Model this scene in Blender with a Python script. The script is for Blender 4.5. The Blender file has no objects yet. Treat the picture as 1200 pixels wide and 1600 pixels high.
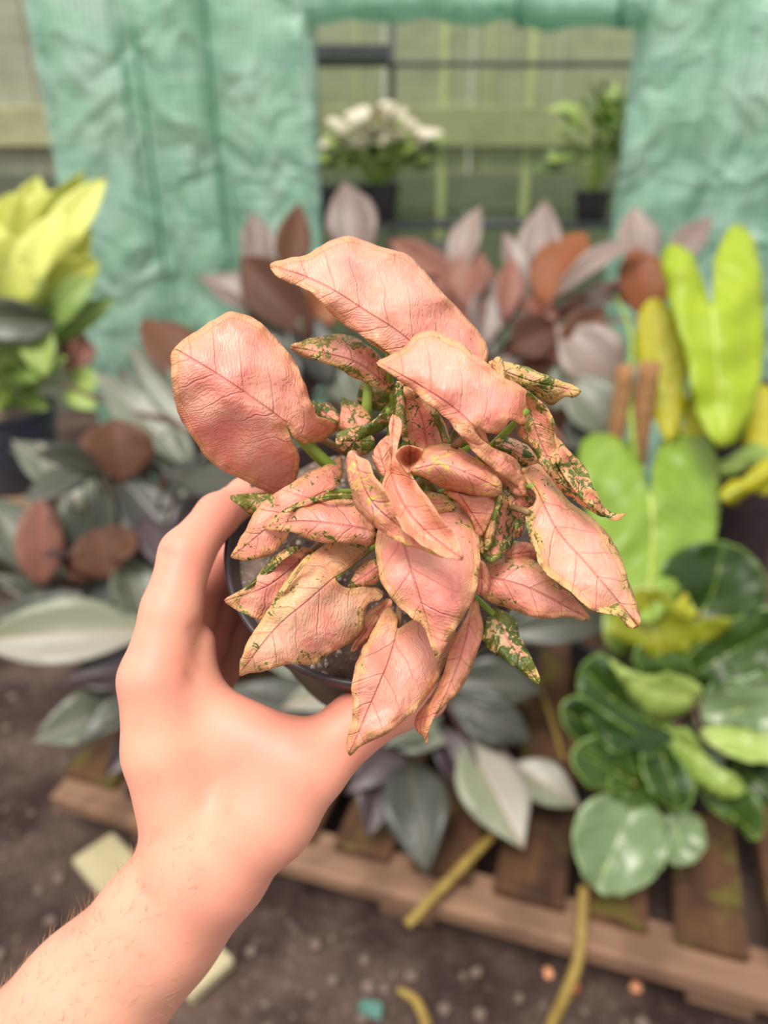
import bpy, math, random
import numpy as np
from mathutils import Vector, Matrix, noise
from mathutils.geometry import delaunay_2d_cdt

random.seed(7)
SC = bpy.context.scene
COL = SC.collection

# ------------------------------------------------------------------ camera
FPX = 1155.0                      # focal length in pixels of the 1200 x 1600 frame
CAM = Vector((0.0, 0.0, 1.2))
PITCH = math.radians(25.0)
F = Vector((0, math.cos(PITCH), -math.sin(PITCH)))
U = Vector((0, math.sin(PITCH), math.cos(PITCH)))
R = Vector((1, 0, 0))
cd = bpy.data.cameras.new('camera')
cam = bpy.data.objects.new('camera', cd)
COL.objects.link(cam)
cam.location = CAM
cam.rotation_euler = (math.pi/2 - PITCH, 0, 0)
cd.sensor_fit = 'VERTICAL'
cd.sensor_height = 36.0
cd.sensor_width = 27.0
cd.lens = FPX/1600*36.0
cd.clip_start = 0.01
cd.dof.use_dof = True
cd.dof.focus_distance = 0.258
cd.dof.aperture_fstop = 5.4
SC.camera = cam

# ------------------------------------------------------------------ light
w = bpy.data.worlds.new('overcast_sky')
SC.world = w
w.use_nodes = True
bg = w.node_tree.nodes['Background']
bg.inputs[0].default_value = (1.0, 0.985, 0.96, 1)
bg.inputs[1].default_value = 0.86
sd = bpy.data.lights.new('sun', 'SUN')
sd.energy = 3.1
sd.angle = math.radians(28)
sd.color = (1.0, 0.95, 0.88)
sun = bpy.data.objects.new('sun', sd)
COL.objects.link(sun)
sun.rotation_euler = Vector((-0.25, -0.45, 1.0)).to_track_quat('Z', 'Y').to_euler()
SC.view_settings.view_transform = 'Standard'
SC.view_settings.look = 'None'
SC.view_settings.exposure = 0.30
SC.view_settings.gamma = 1.0
SC.view_settings.use_curve_mapping = False

# ------------------------------------------------------------------ geometry helpers
def P(x, y, z):
    """world point seen at photo pixel (x, y), z metres along the view axis"""
    return CAM + R*((x-600)/FPX*z) + U*(-(y-800)/FPX*z) + F*z
def ray(x, y):
    return R*((x-600)/FPX) + U*(-(y-800)/FPX) + F
def G(x, y, h=0.0):
    d = ray(x, y); return CAM + d*((h-CAM.z)/d.z)
def W(x, y, Y):
    d = ray(x, y); return CAM + d*((Y-CAM.y)/d.y)

def cat(pts, n, closed=False):
    """Catmull-Rom through points (lists of floats), n steps for each span"""
    p = [np.array(q, float) for q in pts]
    N = len(p); out = []
    for i in range(N if closed else N-1):
        if closed:
            a, b, c, d = p[i-1], p[i], p[(i+1) % N], p[(i+2) % N]
        else:
            a, b, c, d = p[max(i-1, 0)], p[i], p[i+1], p[min(i+2, N-1)]
        for k in range(n):
            t = k/n
            out.append(0.5*((2*b) + (-a+c)*t + (2*a-5*b+4*c-d)*t*t + (-a+3*b-3*c+d)*t**3))
    if not closed: out.append(p[-1])
    return out

def link(name, me, parent=None, mats=(), smooth=True):
    o = bpy.data.objects.new(name, me)
    COL.objects.link(o)
    for m in mats: me.materials.append(m)
    if smooth:
        me.polygons.foreach_set('use_smooth', [True]*len(me.polygons))
    if parent is not None: o.parent = parent
    return o
def mesh(name, verts, faces, mats, parent=None, smooth=True, base=None, mi=None, attrs=None):
    """mesh object from WORLD coordinates; origin goes to base, or to the parent's location"""
    rl = root_loc(parent)
    if parent is None and base is not None: rl = Vector(base)
    v = np.array([tuple(q) for q in verts], float) - np.array(rl)
    me = bpy.data.meshes.new(name)
    me.from_pydata(v.tolist(), [], faces)
    if attrs:
        for k, a in attrs.items():
            at = me.attributes.new(k, 'FLOAT', 'POINT')
            at.data.foreach_set('value', np.asarray(a, np.float32))
    o = link(name, me, parent, mats, smooth)
    if mi is not None: me.polygons.foreach_set('material_index', mi)
    me.update()
    if parent is None and base is not None: o.location = base
    return o
def root_loc(p):
    l = Vector((0, 0, 0))
    while p is not None:
        l = l + Vector(p.location); p = p.parent
    return l
def tag(o, label, category, group=None):
    o['label'] = label; o['category'] = category
    if group: o['group'] = group
    return o
def thing(name, label, category, loc, group=None):
    o = bpy.data.objects.new(name, None)
    COL.objects.link(o); o.location = loc; o.empty_display_size = 0.05
    return tag(o, label, category, group)

def tube_data(pts, radii, sides=8, cap=True):
    pts = [Vector(p) for p in pts]; n = len(pts)
    vs, fs = [], []
    prev = None
    for i, p in enumerate(pts):
        t = (pts[min(i+1, n-1)] - pts[max(i-1, 0)]).normalized()
        if prev is None:
            a = t.orthogonal().normalized()
        else:
            a = (prev - t*prev.dot(t)).normalized()
        prev = a; b = t.cross(a)
        r = radii[i] if hasattr(radii, '__len__') else radii
        for k in range(sides):
            th = 2*math.pi*k/sides
            vs.append(p + (a*math.cos(th) + b*math.sin(th))*r)
    for i in range(n-1):
        for k in range(sides):
            k2 = (k+1) % sides
            fs.append((i*sides+k, i*sides+k2, (i+1)*sides+k2, (i+1)*sides+k))
    if cap:
        fs.append(tuple(range(sides))[::-1]); fs.append(tuple((n-1)*sides+k for k in range(sides)))
    return vs, fs
def tube(name, pts, radii, mat, parent=None, sides=8, n=6, base=None):
    q = cat([list(p) for p in pts], n)
    if hasattr(radii, '__len__'):
        rr = np.interp(np.linspace(0, 1, len(q)), np.linspace(0, 1, len(radii)), radii)
    else: rr = [radii]*len(q)
    v, f = tube_data(q, list(rr), sides)
    return mesh(name, v, f, [mat], parent, base=base)

def box_data(c, ax, ay, az, sx, sy, sz, bev=0.004, jit=0.0, rnd=None):
    """bevelled box with centre c, unit axes, half sizes"""
    vs, fs = [], []
    def ring(dx, dy, z):
        b = bev
        return [(-dx+b, -dy, z), (dx-b, -dy, z), (dx, -dy+b, z), (dx, dy-b, z), (dx-b, dy, z), (-dx+b, dy, z), (-dx, dy-b, z), (-dx, -dy+b, z)]
    rings = [ring(sx-bev, sy-bev, -sz), ring(sx, sy, -sz+bev), ring(sx, sy, sz-bev), ring(sx-bev, sy-bev, sz)]
    for r_ in rings:
        for (x, y, z) in r_:
            j = [(rnd or random).uniform(-jit, jit) for _ in range(3)] if jit else (0, 0, 0)
            vs.append(c + ax*(x+j[0]) + ay*(y+j[1]) + az*(z+j[2]))
    for i in range(3):
        for k in range(8):
            k2 = (k+1) % 8
            fs.append((i*8+k, i*8+k2, (i+1)*8+k2, (i+1)*8+k))
    fs.append(tuple(range(8))[::-1]); fs.append(tuple(24+k for k in range(8)))
    return vs, fs
def box(name, c, size, mat, parent=None, ax=Vector((1, 0, 0)), ay=Vector((0, 1, 0)), az=Vector((0, 0, 1)), bev=0.004, jit=0.0, base=None):
    v, f = box_data(Vector(c), ax, ay, az, size[0]/2, size[1]/2, size[2]/2, bev, jit)
    return mesh(name, v, f, [mat], parent, smooth=False, base=base)

def lathe(name, c, axis, prof, mat, parent=None, seg=48, base=None):
    """prof: list of (radius, height along axis)"""
    axis = Vector(axis).normalized(); a = axis.orthogonal().normalized(); b = axis.cross(a)
    vs, fs = [], []
    for (r, h) in prof:
        for k in range(seg):
            th = 2*math.pi*k/seg
            vs.append(Vector(c) + axis*h + (a*math.cos(th)+b*math.sin(th))*r)
    for i in range(len(prof)-1):
        for k in range(seg):
            k2 = (k+1) % seg
            fs.append((i*seg+k, i*seg+k2, (i+1)*seg+k2, (i+1)*seg+k))
    return mesh(name, vs, fs, [mat], parent, base=base)

def pot_profile(R1, R2, H, lip=0.004, th=0.0022, lh=0.010):
    """plant pot seen along its axis: rim at 0, bottom at -H, open top"""
    return [(0.001, -H), (R2*0.96, -H), (R2, -H+0.004), (R1-0.003, -lh-0.002), (R1-0.003, -lh), (R1, -lh+0.001), (R1+lip*0.3, -0.002), (R1, 0.0),
            (R1-th, 0.0), (R1-th*1.6, -0.003), (R1-th*1.8-0.002, -lh), (R2-th, -H+0.006), (0.001, -H+0.006)]

# ------------------------------------------------------------------ materials
class NT:
    def __init__(s, name):
        s.m = bpy.data.materials.new(name); s.m.use_nodes = True
        s.t = s.m.node_tree; s.b = s.t.nodes['Principled BSDF']; s.out = s.t.nodes['Material Output']
    def n(s, typ, **kw):
        nd = s.t.nodes.new(typ)
        for k, v in kw.items():
            if k.startswith('i_'):
                key = k[2:]
                key = int(key) if key.isdigit() else key.replace('_', ' ')
                s.put(nd.inputs[key], v)
            else: setattr(nd, k, v)
        return nd
    def put(s, sock, v):
        if isinstance(v, bpy.types.NodeSocket): s.t.links.new(v, sock)
        elif isinstance(v, bpy.types.Node): s.t.links.new(v.outputs[0], sock)
        else:
            if isinstance(v, tuple) and len(v) == 3 and sock.type == 'RGBA': v = v+(1,)
            sock.default_value = v
    def math(s, op, a, b=0.0, c=0.0, clamp=False):
        nd = s.t.nodes.new('ShaderNodeMath'); nd.operation = op; nd.use_clamp = clamp
        s.put(nd.inputs[0], a); s.put(nd.inputs[1], b); s.put(nd.inputs[2], c)
        return nd.outputs[0]
    def mix(s, f, a, b, blend='MIX'):
        nd = s.t.nodes.new('ShaderNodeMix'); nd.data_type = 'RGBA'; nd.blend_type = blend
        s.put(nd.inputs[0], f); s.put(nd.inputs[6], a); s.put(nd.inputs[7], b)
        return nd.outputs[2]
    def ramp(s, f, lo, hi, a=0.0, b=1.0):
        nd = s.t.nodes.new('ShaderNodeMapRange'); nd.interpolation_type = 'SMOOTHSTEP'
        s.put(nd.inputs[0], f); s.put(nd.inputs[1], lo); s.put(nd.inputs[2], hi); s.put(nd.inputs[3], a); s.put(nd.inputs[4], b)
        return nd.outputs[0]
    def attr(s, name, typ='GEOMETRY'):
        nd = s.t.nodes.new('ShaderNodeAttribute'); nd.attribute_name = name; nd.attribute_type = typ
        return nd.outputs['Fac']
    def noise(s, scale, detail=3.0, rough=0.5, vec=None, dist=0.0):
        nd = s.t.nodes.new('ShaderNodeTexNoise')
        nd.inputs['Scale'].default_value = scale; nd.inputs['Detail'].default_value = detail
        nd.inputs['Roughness'].default_value = rough; nd.inputs['Distortion'].default_value = dist
        if vec is None:
            if not hasattr(s, 'co'): s.co = s.t.nodes.new('ShaderNodeTexCoord').outputs['Object']
            vec = s.co
        s.t.links.new(vec, nd.inputs['Vector'])
        return nd.outputs['Fac']
    def rand(s):
        if not hasattr(s, 'oi'): s.oi = s.t.nodes.new('ShaderNodeObjectInfo')
        return s.oi.outputs['Random']
    def bump(s, h, strength, dist):
        nd = s.t.nodes.new('ShaderNodeBump'); nd.inputs['Strength'].default_value = strength; nd.inputs['Distance'].default_value = dist
        s.put(nd.inputs['Height'], h); s.t.links.new(nd.outputs[0], s.b.inputs['Normal'])
        return nd.outputs[0]
    def col(s, c): s.put(s.b.inputs['Base Color'], c)
    def rough(s, r): s.put(s.b.inputs['Roughness'], r)
    def spec(s, v): s.b.inputs['Specular IOR Level'].default_value = v
    def translucent(s, c, f):
        tr = s.t.nodes.new('ShaderNodeBsdfTranslucent'); s.put(tr.inputs[0], c)
        mx = s.t.nodes.new('ShaderNodeMixShader'); s.put(mx.inputs[0], f)
        s.t.links.new(s.b.outputs[0], mx.inputs[1]); s.t.links.new(tr.outputs[0], mx.inputs[2])
        s.t.links.new(mx.outputs[0], s.out.inputs[0])
        return mx

def L(r, g, b):
    """sRGB 0-255 to linear"""
    f = lambda v: (v/255/12.92 if v/255 <= 0.04045 else ((v/255+0.055)/1.055)**2.4)
    return (f(r), f(g), f(b))

def m_leaf(name, c1, c2, mid_c, rough=0.4, trans=0.2, veins=0.0, vspace=0.02, spec=0.5, edge_c=None, split=None):
    n = NT(name)
    a = n.noise(9, 3); r = n.rand()
    f = n.ramp(n.math('ADD', n.math('MULTIPLY', a, 0.7), n.math('MULTIPLY', r, 0.6)), 0.35, 0.95)
    c = n.mix(f, c1, c2)
    mid = n.math('ABSOLUTE', n.attr('mid')); al = n.attr('along')
    if split: c = n.mix(n.math('MULTIPLY', n.ramp(n.attr('mid'), -0.001, 0.001), split[1]), c, split[0])
    if veins:
        q = n.math('DIVIDE', n.math('SUBTRACT', al, n.math('MULTIPLY', mid, 0.7)), vspace)
        tri = n.math('ABSOLUTE', n.math('SUBTRACT', n.math('FRACT', q), 0.5))
        c = n.mix(n.math('MULTIPLY', n.ramp(tri, 0.10, 0.0), veins), c, mid_c)
    c = n.mix(n.math('MULTIPLY', n.ramp(mid, 0.0035, 0.0012), 0.75), c, mid_c)
    if edge_c: c = n.mix(n.ramp(n.attr('edge'), 0.004, 0.0005), c, edge_c)
    n.col(c); n.rough(rough); n.spec(spec)
    n.bump(n.math('ADD', n.noise(60, 2), n.math('MULTIPLY', n.ramp(mid, 0.006, 0.0), -1.0)), 0.35, 0.004)
    n.translucent(c, trans)
    return n.m

def m_plain(name, c1, c2, scale=20, rough=0.6, bump=0.3, bd=0.002, spec=0.4, detail=4):
    n = NT(name)
    a = n.noise(scale, detail, 0.6)
    n.col(n.mix(n.ramp(a, 0.3, 0.7), c1, c2)); n.rough(rough); n.spec(spec)
    if bump: n.bump(n.noise(scale*4, 4), bump, bd)
    return n.m

def m_wood(name, c1, c2, c3, axis, moss=None):
    """weathered plank; grain stretched along axis (world vector)"""
    n = NT(name)
    tc = n.t.nodes.new('ShaderNodeTexCoord').outputs['Object']
    ang = math.atan2(axis[1], axis[0])
    mp = n.n('ShaderNodeMapping'); n.put(mp.inputs[0], tc)
    mp.inputs['Rotation'].default_value = (0, 0, -ang)
    mp2 = n.n('ShaderNodeMapping'); n.put(mp2.inputs[0], mp.outputs[0]); mp2.inputs['Scale'].default_value = (2.0, 40.0, 40.0)
    g = n.noise(1.0, 5, 0.6, mp2.outputs[0])
    big = n.noise(9, 3, 0.5, tc)
    c = n.mix(n.ramp(g, 0.3, 0.7), c1, c2)
    c = n.mix(n.math('MULTIPLY', n.ramp(big, 0.45, 0.65), 0.8), c, c3)
    c = n.mix(n.math('MULTIPLY', n.rand(), 0.35), c, c2)
    if moss:
        c = n.mix(n.math('MULTIPLY', n.ramp(n.noise(14, 5, 0.6, tc), 0.52, 0.66), 0.85), c, moss)
    n.col(c); n.rough(0.8); n.spec(0.25)
    n.bump(g, 0.6, 0.003)
    return n.m

def m_pink():
    n = NT('pink_variegated_leaf')
    edge = n.attr('edge'); mids = n.attr('mid'); mid = n.math('ABSOLUTE', mids); al = n.attr('along')
    green = n.attr('green', 'OBJECT'); yel = n.attr('yellow', 'OBJECT'); pale = n.attr('pale', 'OBJECT'); deep = n.attr('deep', 'OBJECT')
    rnd = n.rand()
    # each leaf reads its own patch of the noise
    cmb = n.n('ShaderNodeCombineXYZ'); n.put(cmb.inputs[0], n.math('MULTIPLY', rnd, 3.0)); n.put(cmb.inputs[1], n.math('MULTIPLY', rnd, 1.7))
    vm = n.n('ShaderNodeVectorMath'); vm.operation = 'ADD'
    n.put(vm.inputs[0], n.t.nodes.new('ShaderNodeTexCoord').outputs['Object']); n.put(vm.inputs[1], cmb.outputs[0])
    n.co = vm.outputs[0]
    big = n.noise(38, 3, 0.55, dist=0.6); med = n.noise(110, 4, 0.6, dist=1.0); fine = n.noise(420, 3, 0.6)
    pk = n.mix(n.ramp(big, 0.35, 0.65), L(248, 154, 140), L(248, 182, 160))
    pk = n.mix(deep, pk, L(214, 116, 104))
    pk = n.mix(n.math('MULTIPLY', pale, n.ramp(n.math('ADD', n.math('MULTIPLY', big, 0.5), n.math('MULTIPLY', med, 0.5)), 0.3, 0.6)), pk, L(228, 200, 164))
    pk = n.mix(n.math('MULTIPLY', n.math('MULTIPLY', pale, n.ramp(mids, -0.0005, 0.0015)), n.ramp(big, 0.25, 0.6, 0.25, 0.75)), pk, L(206, 192, 122))
    # orange-tan tint towards the margin
    pk = n.mix(n.math('MULTIPLY', n.ramp(n.math('SUBTRACT', edge, n.math('MULTIPLY', med, 0.006)), 0.004, -0.003), 0.55), pk, L(234, 160, 112))
    # side veins sweep from the midrib to the tip; faint streaks between them
    wq = n.math('ADD', n.math('SUBTRACT', al, n.math('MULTIPLY', mid, 0.9)), n.math('MULTIPLY', n.math('SUBTRACT', big, 0.5), 0.010))
    q = n.math('DIVIDE', wq, 0.0115)
    tri = n.math('ABSOLUTE', n.math('SUBTRACT', n.math('FRACT', q), 0.5))
    vein = n.math('MULTIPLY', n.ramp(tri, 0.05, 0.0), n.ramp(mid, 0.020, 0.004))
    q2 = n.math('DIVIDE', n.math('ADD', wq, n.math('MULTIPLY', med, 0.009)), 0.0016)
    tri2 = n.math('ABSOLUTE', n.math('SUBTRACT', n.math('FRACT', q2), 0.5))
    pk = n.mix(n.math('MULTIPLY', n.ramp(tri2, 0.3, 0.0), n.math('MULTIPLY', n.ramp(med, 0.45, 0.65), 0.30)), pk, L(226, 136, 104))
    pk = n.mix(n.math('MULTIPLY', n.ramp(n.noise(60, 5, 0.7, dist=2.0), 0.5, 0.7), 0.35), pk, L(232, 146, 104))
    pk = n.mix(n.math('MULTIPLY', n.ramp(n.noise(85, 4, 0.6, dist=1.2), 0.55, 0.75), 0.45), pk, L(252, 204, 186))
    pk = n.mix(n.math('MULTIPLY', vein, 0.24), pk, L(208, 110, 100))
    mrib = n.ramp(mid, 0.0005, 0.0001)
    pk = n.mix(n.math('MULTIPLY', mrib, 0.5), pk, L(196, 96, 94))
    # brownish-green cloud
    pk = n.mix(n.math('MULTIPLY', n.math('MULTIPLY', n.ramp(big, 0.56, 0.72), n.ramp(fine, 0.35, 0.6)), n.math('MULTIPLY', green, 0.55)), pk, L(170, 142, 88))
    # yellow margin with a wandering inner border
    ey = n.math('SUBTRACT', edge, n.math('MULTIPLY', n.math('SUBTRACT', med, 0.46), 0.014))
    pk = n.mix(n.math('MULTIPLY', n.ramp(ey, n.math('MULTIPLY', yel, 0.0032), n.math('MULTIPLY', yel, 0.0008)), n.math('MULTIPLY', yel, 0.85, clamp=True)), pk, L(224, 184, 118))
    # thin tan contour inside the margin
    ec = n.math('ADD', edge, n.math('MULTIPLY', n.math('SUBTRACT', n.noise(70, 2, 0.5), 0.5), 0.003))
    pk = n.mix(n.math('MULTIPLY', n.ramp(n.math('ABSOLUTE', n.math('SUBTRACT', ec, 0.0021)), 0.00028, 0.00005), 0.45), pk, L(188, 118, 70))
    # yellow net
    net = n.ramp(n.math('ABSOLUTE', n.math('SUBTRACT', n.noise(75, 2, 0.5, dist=1.5), 0.5)), 0.035, 0.0)
    pk = n.mix(n.math('MULTIPLY', net, n.attr('net', 'OBJECT')), pk, L(240, 206, 104))
    # green flecks, thickest near the margin
    gn = n.noise(380, 4, 0.6, dist=1.2)
    near = n.ramp(edge, 0.012, 0.001)
    gm = n.math('ADD', n.math('MULTIPLY', gn, 0.5), n.math('MULTIPLY', med, 0.5))
    gm = n.math('ADD', gm, n.math('MULTIPLY', near, 0.085))
    thr = n.math('SUBTRACT', 0.725, n.math('MULTIPLY', green, 0.17))
    gmask = n.ramp(gm, thr, n.math('ADD', thr, 0.03))
    gcol = n.mix(n.ramp(big, 0.4, 0.6), L(84, 100, 38), L(128, 132, 56))
    c = n.mix(gmask, pk, gcol)
    # a few dark specks
    vo = n.n('ShaderNodeTexVoronoi'); n.put(vo.inputs['Vector'], n.co); vo.inputs['Scale'].default_value = 85
    sp = n.math('MULTIPLY', n.ramp(vo.outputs['Distance'], 0.055, 0.035), n.math('GREATER_THAN', n.noise(45, 0), 0.63))
    c = n.mix(n.math('MULTIPLY', sp, 0.8), c, L(96, 66, 60))
    n.col(c); n.rough(0.38); n.spec(0.5)
    h = n.math('ADD', n.math('MULTIPLY', vein, -0.5), n.math('MULTIPLY', mrib, -0.7))
    h = n.math('ADD', h, n.math('ADD', n.math('MULTIPLY', med, 1.6), n.math('MULTIPLY', n.ramp(tri2, 0.4, 0.0), -0.12)))
    h = n.math('ADD', h, n.math('MULTIPLY', n.noise(150, 3, 0.5, dist=1.5), 1.0))
    n.bump(h, 0.62, 0.0011)
    n.translucent(c, 0.22)
    return n.m

def m_skin():
    n = NT('skin')
    a = n.noise(22, 3, 0.5); b = n.noise(65, 3, 0.5); f = n.noise(900, 2, 0.5)
    c = n.mix(n.ramp(a, 0.35, 0.65), L(230, 167, 141), L(229, 157, 135))
    c = n.mix(n.math('MULTIPLY', n.ramp(b, 0.5, 0.75), 0.35), c, L(222, 138, 118))
    red = n.attr('red'); c = n.mix(n.math('MULTIPLY', red, 0.42), c, L(230, 128, 112))
    vo = n.n('ShaderNodeTexVoronoi'); n.put(vo.inputs['Vector'], n.co); vo.inputs['Scale'].default_value = 95
    sp = n.math('MULTIPLY', n.ramp(vo.outputs['Distance'], 0.055, 0.02), n.math('GREATER_THAN', n.noise(60, 0), 0.6))
    c = n.mix(n.math('MULTIPLY', sp, 0.55), c, L(176, 96, 70))
    n.col(c); n.rough(0.5); n.spec(0.4)
    n.b.inputs['Subsurface Weight'].default_value = 0.35
    n.b.inputs['Subsurface Radius'].default_value = (1.0, 0.35, 0.2)
    n.b.inputs['Subsurface Scale'].default_value = 0.004
    n.bump(n.math('ADD', n.math('MULTIPLY', b, 0.6), n.math('MULTIPLY', f, 0.25)), 0.35, 0.0009)
    return n.m

def m_sheet():
    """green woven greenhouse film with reinforcement grid"""
    n = NT('green_mesh_film')
    tc = n.t.nodes.new('ShaderNodeTexCoord').outputs['Object']
    sx = n.n('ShaderNodeSeparateXYZ'); n.put(sx.inputs[0], tc)
    def grid(v, sp):
        return n.ramp(n.math('ABSOLUTE', n.math('SUBTRACT', n.math('FRACT', n.math('DIVIDE', v, sp)), 0.5)), 0.5, 0.36, 1.0, 0.0)
    g = n.math('MAXIMUM', grid(sx.outputs[0], 0.02), grid(sx.outputs[2], 0.02))
    a = n.noise(6, 4, 0.6, tc)
    c = n.mix(n.ramp(a, 0.3, 0.7), L(158, 210, 184), L(196, 232, 216))
    c = n.mix(n.math('MULTIPLY', g, 0.6), c, L(92, 164, 132))
    n.col(c); n.rough(0.25); n.spec(1.0)
    n.bump(n.math('ADD', n.noise(5.5, 2, 0.5, tc, 0.8), n.math('MULTIPLY', g, 0.02)), 1.0, 0.07)
    tr = n.n('ShaderNodeBsdfTranslucent'); n.put(tr.inputs[0], c)
    m1 = n.n('ShaderNodeMixShader'); m1.inputs[0].default_value = 0.3
    n.t.links.new(n.b.outputs[0], m1.inputs[1]); n.t.links.new(tr.outputs[0], m1.inputs[2])
    tp = n.n('ShaderNodeBsdfTransparent'); tp.inputs[0].default_value = (0.62, 0.9, 0.74, 1)
    m2 = n.n('ShaderNodeMixShader'); m2.inputs[0].default_value = 0.22
    n.t.links.new(m1.outputs[0], m2.inputs[1]); n.t.links.new(tp.outputs[0], m2.inputs[2])
    n.t.links.new(m2.outputs[0], n.out.inputs[0])
    return n.m

def m_soil(name, dark, light, peb, scale=1.0):
    n = NT(name)
    a = n.noise(5*scale, 5, 0.6); b = n.noise(60*scale, 4, 0.65); c0 = n.noise(260*scale, 3, 0.6)
    c = n.mix(n.ramp(a, 0.35, 0.68), dark, light)
    c = n.mix(n.math('MULTIPLY', n.ramp(b, 0.55, 0.72), 0.5), c, peb)
    c = n.mix(n.math('MULTIPLY', n.ramp(c0, 0.6, 0.75), 0.45), c, peb)
    n.col(c); n.rough(0.9); n.spec(0.2)
    n.bump(n.math('ADD', b, n.math('MULTIPLY', c0, 0.4)), 0.9, 0.012/scale)
    return n.m

PINK = m_pink()
SKIN = m_skin()
SHEET = m_sheet()
STEM_G = m_plain('green_petiole', L(120, 150, 52), L(150, 170, 74), 60, 0.45, 0.1)
STEM_P = m_plain('speckled_petiole', L(112, 100, 60), L(168, 126, 96), 160, 0.5, 0.15)
POT_BLACK = m_plain('black_plastic', L(56, 46, 50), L(70, 60, 64), 30, 0.35, 0.08)
POT_NAVY = m_plain('dark_slate_plastic', L(56, 60, 74), L(72, 74, 86), 20, 0.45, 0.08)
POT_GREY = m_plain('charcoal_plastic', L(46, 42, 48), L(62, 56, 60), 20, 0.45, 0.08)
TERRA = m_plain('terracotta', L(178, 96, 66), L(196, 118, 84), 20, 0.8, 0.3)
POTSOIL = m_soil('potting_mix', L(66, 48, 42), L(140, 122, 110), L(206, 192, 180), 6.0)
GROUND = m_soil('damp_soil', L(56, 41, 39), L(100, 82, 74), L(140, 120, 108), 1.0)
SIL = m_leaf('silver_green_leaf', L(74, 80, 64), L(112, 116, 98), L(138, 132, 116), 0.38, 0.12, 0.12, 0.016, 0.6)
SIL_D = m_leaf('dark_silver_leaf', L(44, 46, 38), L(72, 74, 62), L(84, 76, 66), 0.4, 0.12, 0.1, 0.016, 0.6)
SIL_W = m_leaf('pale_silver_leaf', L(134, 134, 120), L(154, 150, 136), L(176, 150, 132), 0.38, 0.15, 0.1, 0.016, 0.6, split=(L(108, 120, 84), 0.6))
MAUVE = m_leaf('mauve_grey_leaf', L(116, 98, 92), L(144, 126, 116), L(152, 120, 108), 0.4, 0.15, 0.12, 0.016, 0.6)
BRN = m_leaf('red_brown_underside', L(84, 52, 36), L(108, 70, 48), L(118, 66, 50), 0.55, 0.25, 0.12, 0.016, 0.35)
RED = m_leaf('salmon_red_underside', L(126, 78, 64), L(148, 100, 84), L(158, 88, 76), 0.5, 0.25, 0.15, 0.016, 0.35)
ORG = m_leaf('orange_brown_underside', L(142, 82, 46), L(160, 98, 58), L(164, 86, 56), 0.5, 0.3, 0.12, 0.016, 0.35)
PURP = m_leaf('dark_purple_leaf', L(54, 42, 46), L(76, 64, 66), L(90, 68, 68), 0.4, 0.1, 0.1, 0.016, 0.5)
STEM_R = m_plain('red_petiole', L(140, 78, 66), L(176, 112, 92), 30, 0.5, 0.1)
STEM_D = m_plain('dark_purple_petiole', L(74, 48, 46), L(104, 70, 60), 30, 0.5, 0.1)
LIME = m_leaf('lime_leaf', L(156, 178, 28), L(176, 194, 48), L(200, 212, 100), 0.42, 0.25, 0.3, 0.022, 0.45)
LIME_P = m_leaf('pale_lime_leaf', L(122, 150, 50), L(146, 170, 74), L(176, 192, 84), 0.42, 0.16, 0.3, 0.022, 0.45)
YEL = m_leaf('yellow_leaf', L(196, 190, 26), L(208, 202, 50), L(220, 214, 100), 0.45, 0.4, 0.15, 0.022, 0.4)
YLG = m_leaf('yellow_green_leaf', L(206, 212, 92), L(230, 232, 132), L(236, 236, 160), 0.45, 0.35, 0.2, 0.02, 0.4)
OLV = m_leaf('fresh_green_leaf', L(120, 150, 66), L(160, 184, 96), L(190, 206, 130), 0.42, 0.3, 0.2, 0.02, 0.4)
DKG = m_leaf('glossy_dark_leaf', L(28, 50, 11), L(56, 82, 23), L(90, 112, 40), 0.36, 0.15, 0.35, 0.02, 0.4, edge_c=L(116, 146, 60))
DKG2 = m_leaf('grey_green_glossy_leaf', L(78, 100, 60), L(110, 130, 88), L(136, 154, 104), 0.28, 0.12, 0.35, 0.02, 0.6, edge_c=L(140, 164, 108))
MDG = m_leaf('light_green_leaf', L(140, 168, 72), L(168, 190, 98), L(190, 206, 126), 0.3, 0.3, 0.2, 0.02, 0.6)
OLY = m_leaf('olive_yellow_leaf', L(150, 158, 40), L(178, 180, 56), L(206, 196, 70), 0.3, 0.3, 0.2, 0.02, 0.6)
WHT = m_leaf('cream_white_leaf', L(216, 206, 186), L(236, 228, 212), L(200, 190, 160), 0.45, 0.3, 0.1, 0.02, 0.4)
COIR = m_plain('coir_fibre', L(150, 104, 66), L(186, 140, 96), 90, 0.95, 0.8, 0.006)
STRAW = m_plain('dry_yellow_stem', L(126, 102, 46), L(156, 132, 66), 40, 0.6, 0.3)
STEEL = m_plain('dark_steel', L(52, 58, 60), L(70, 76, 76), 30, 0.5, 0.1)
CREAM = m_plain('cream_painted_board', L(164, 152, 118), L(182, 170, 136), 12, 0.7, 0.2)
ORANGE = m_plain('orange_clay', L(222, 148, 104), L(236, 176, 136), 80, 0.8, 0.3)
PEB = m_plain('grey_brown_stone', L(100, 84, 74), L(130, 112, 100), 60, 0.8, 0.4)
TEAL = m_plain('teal_plastic', L(72, 112, 102), L(90, 130, 118), 40, 0.5, 0.1)

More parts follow.
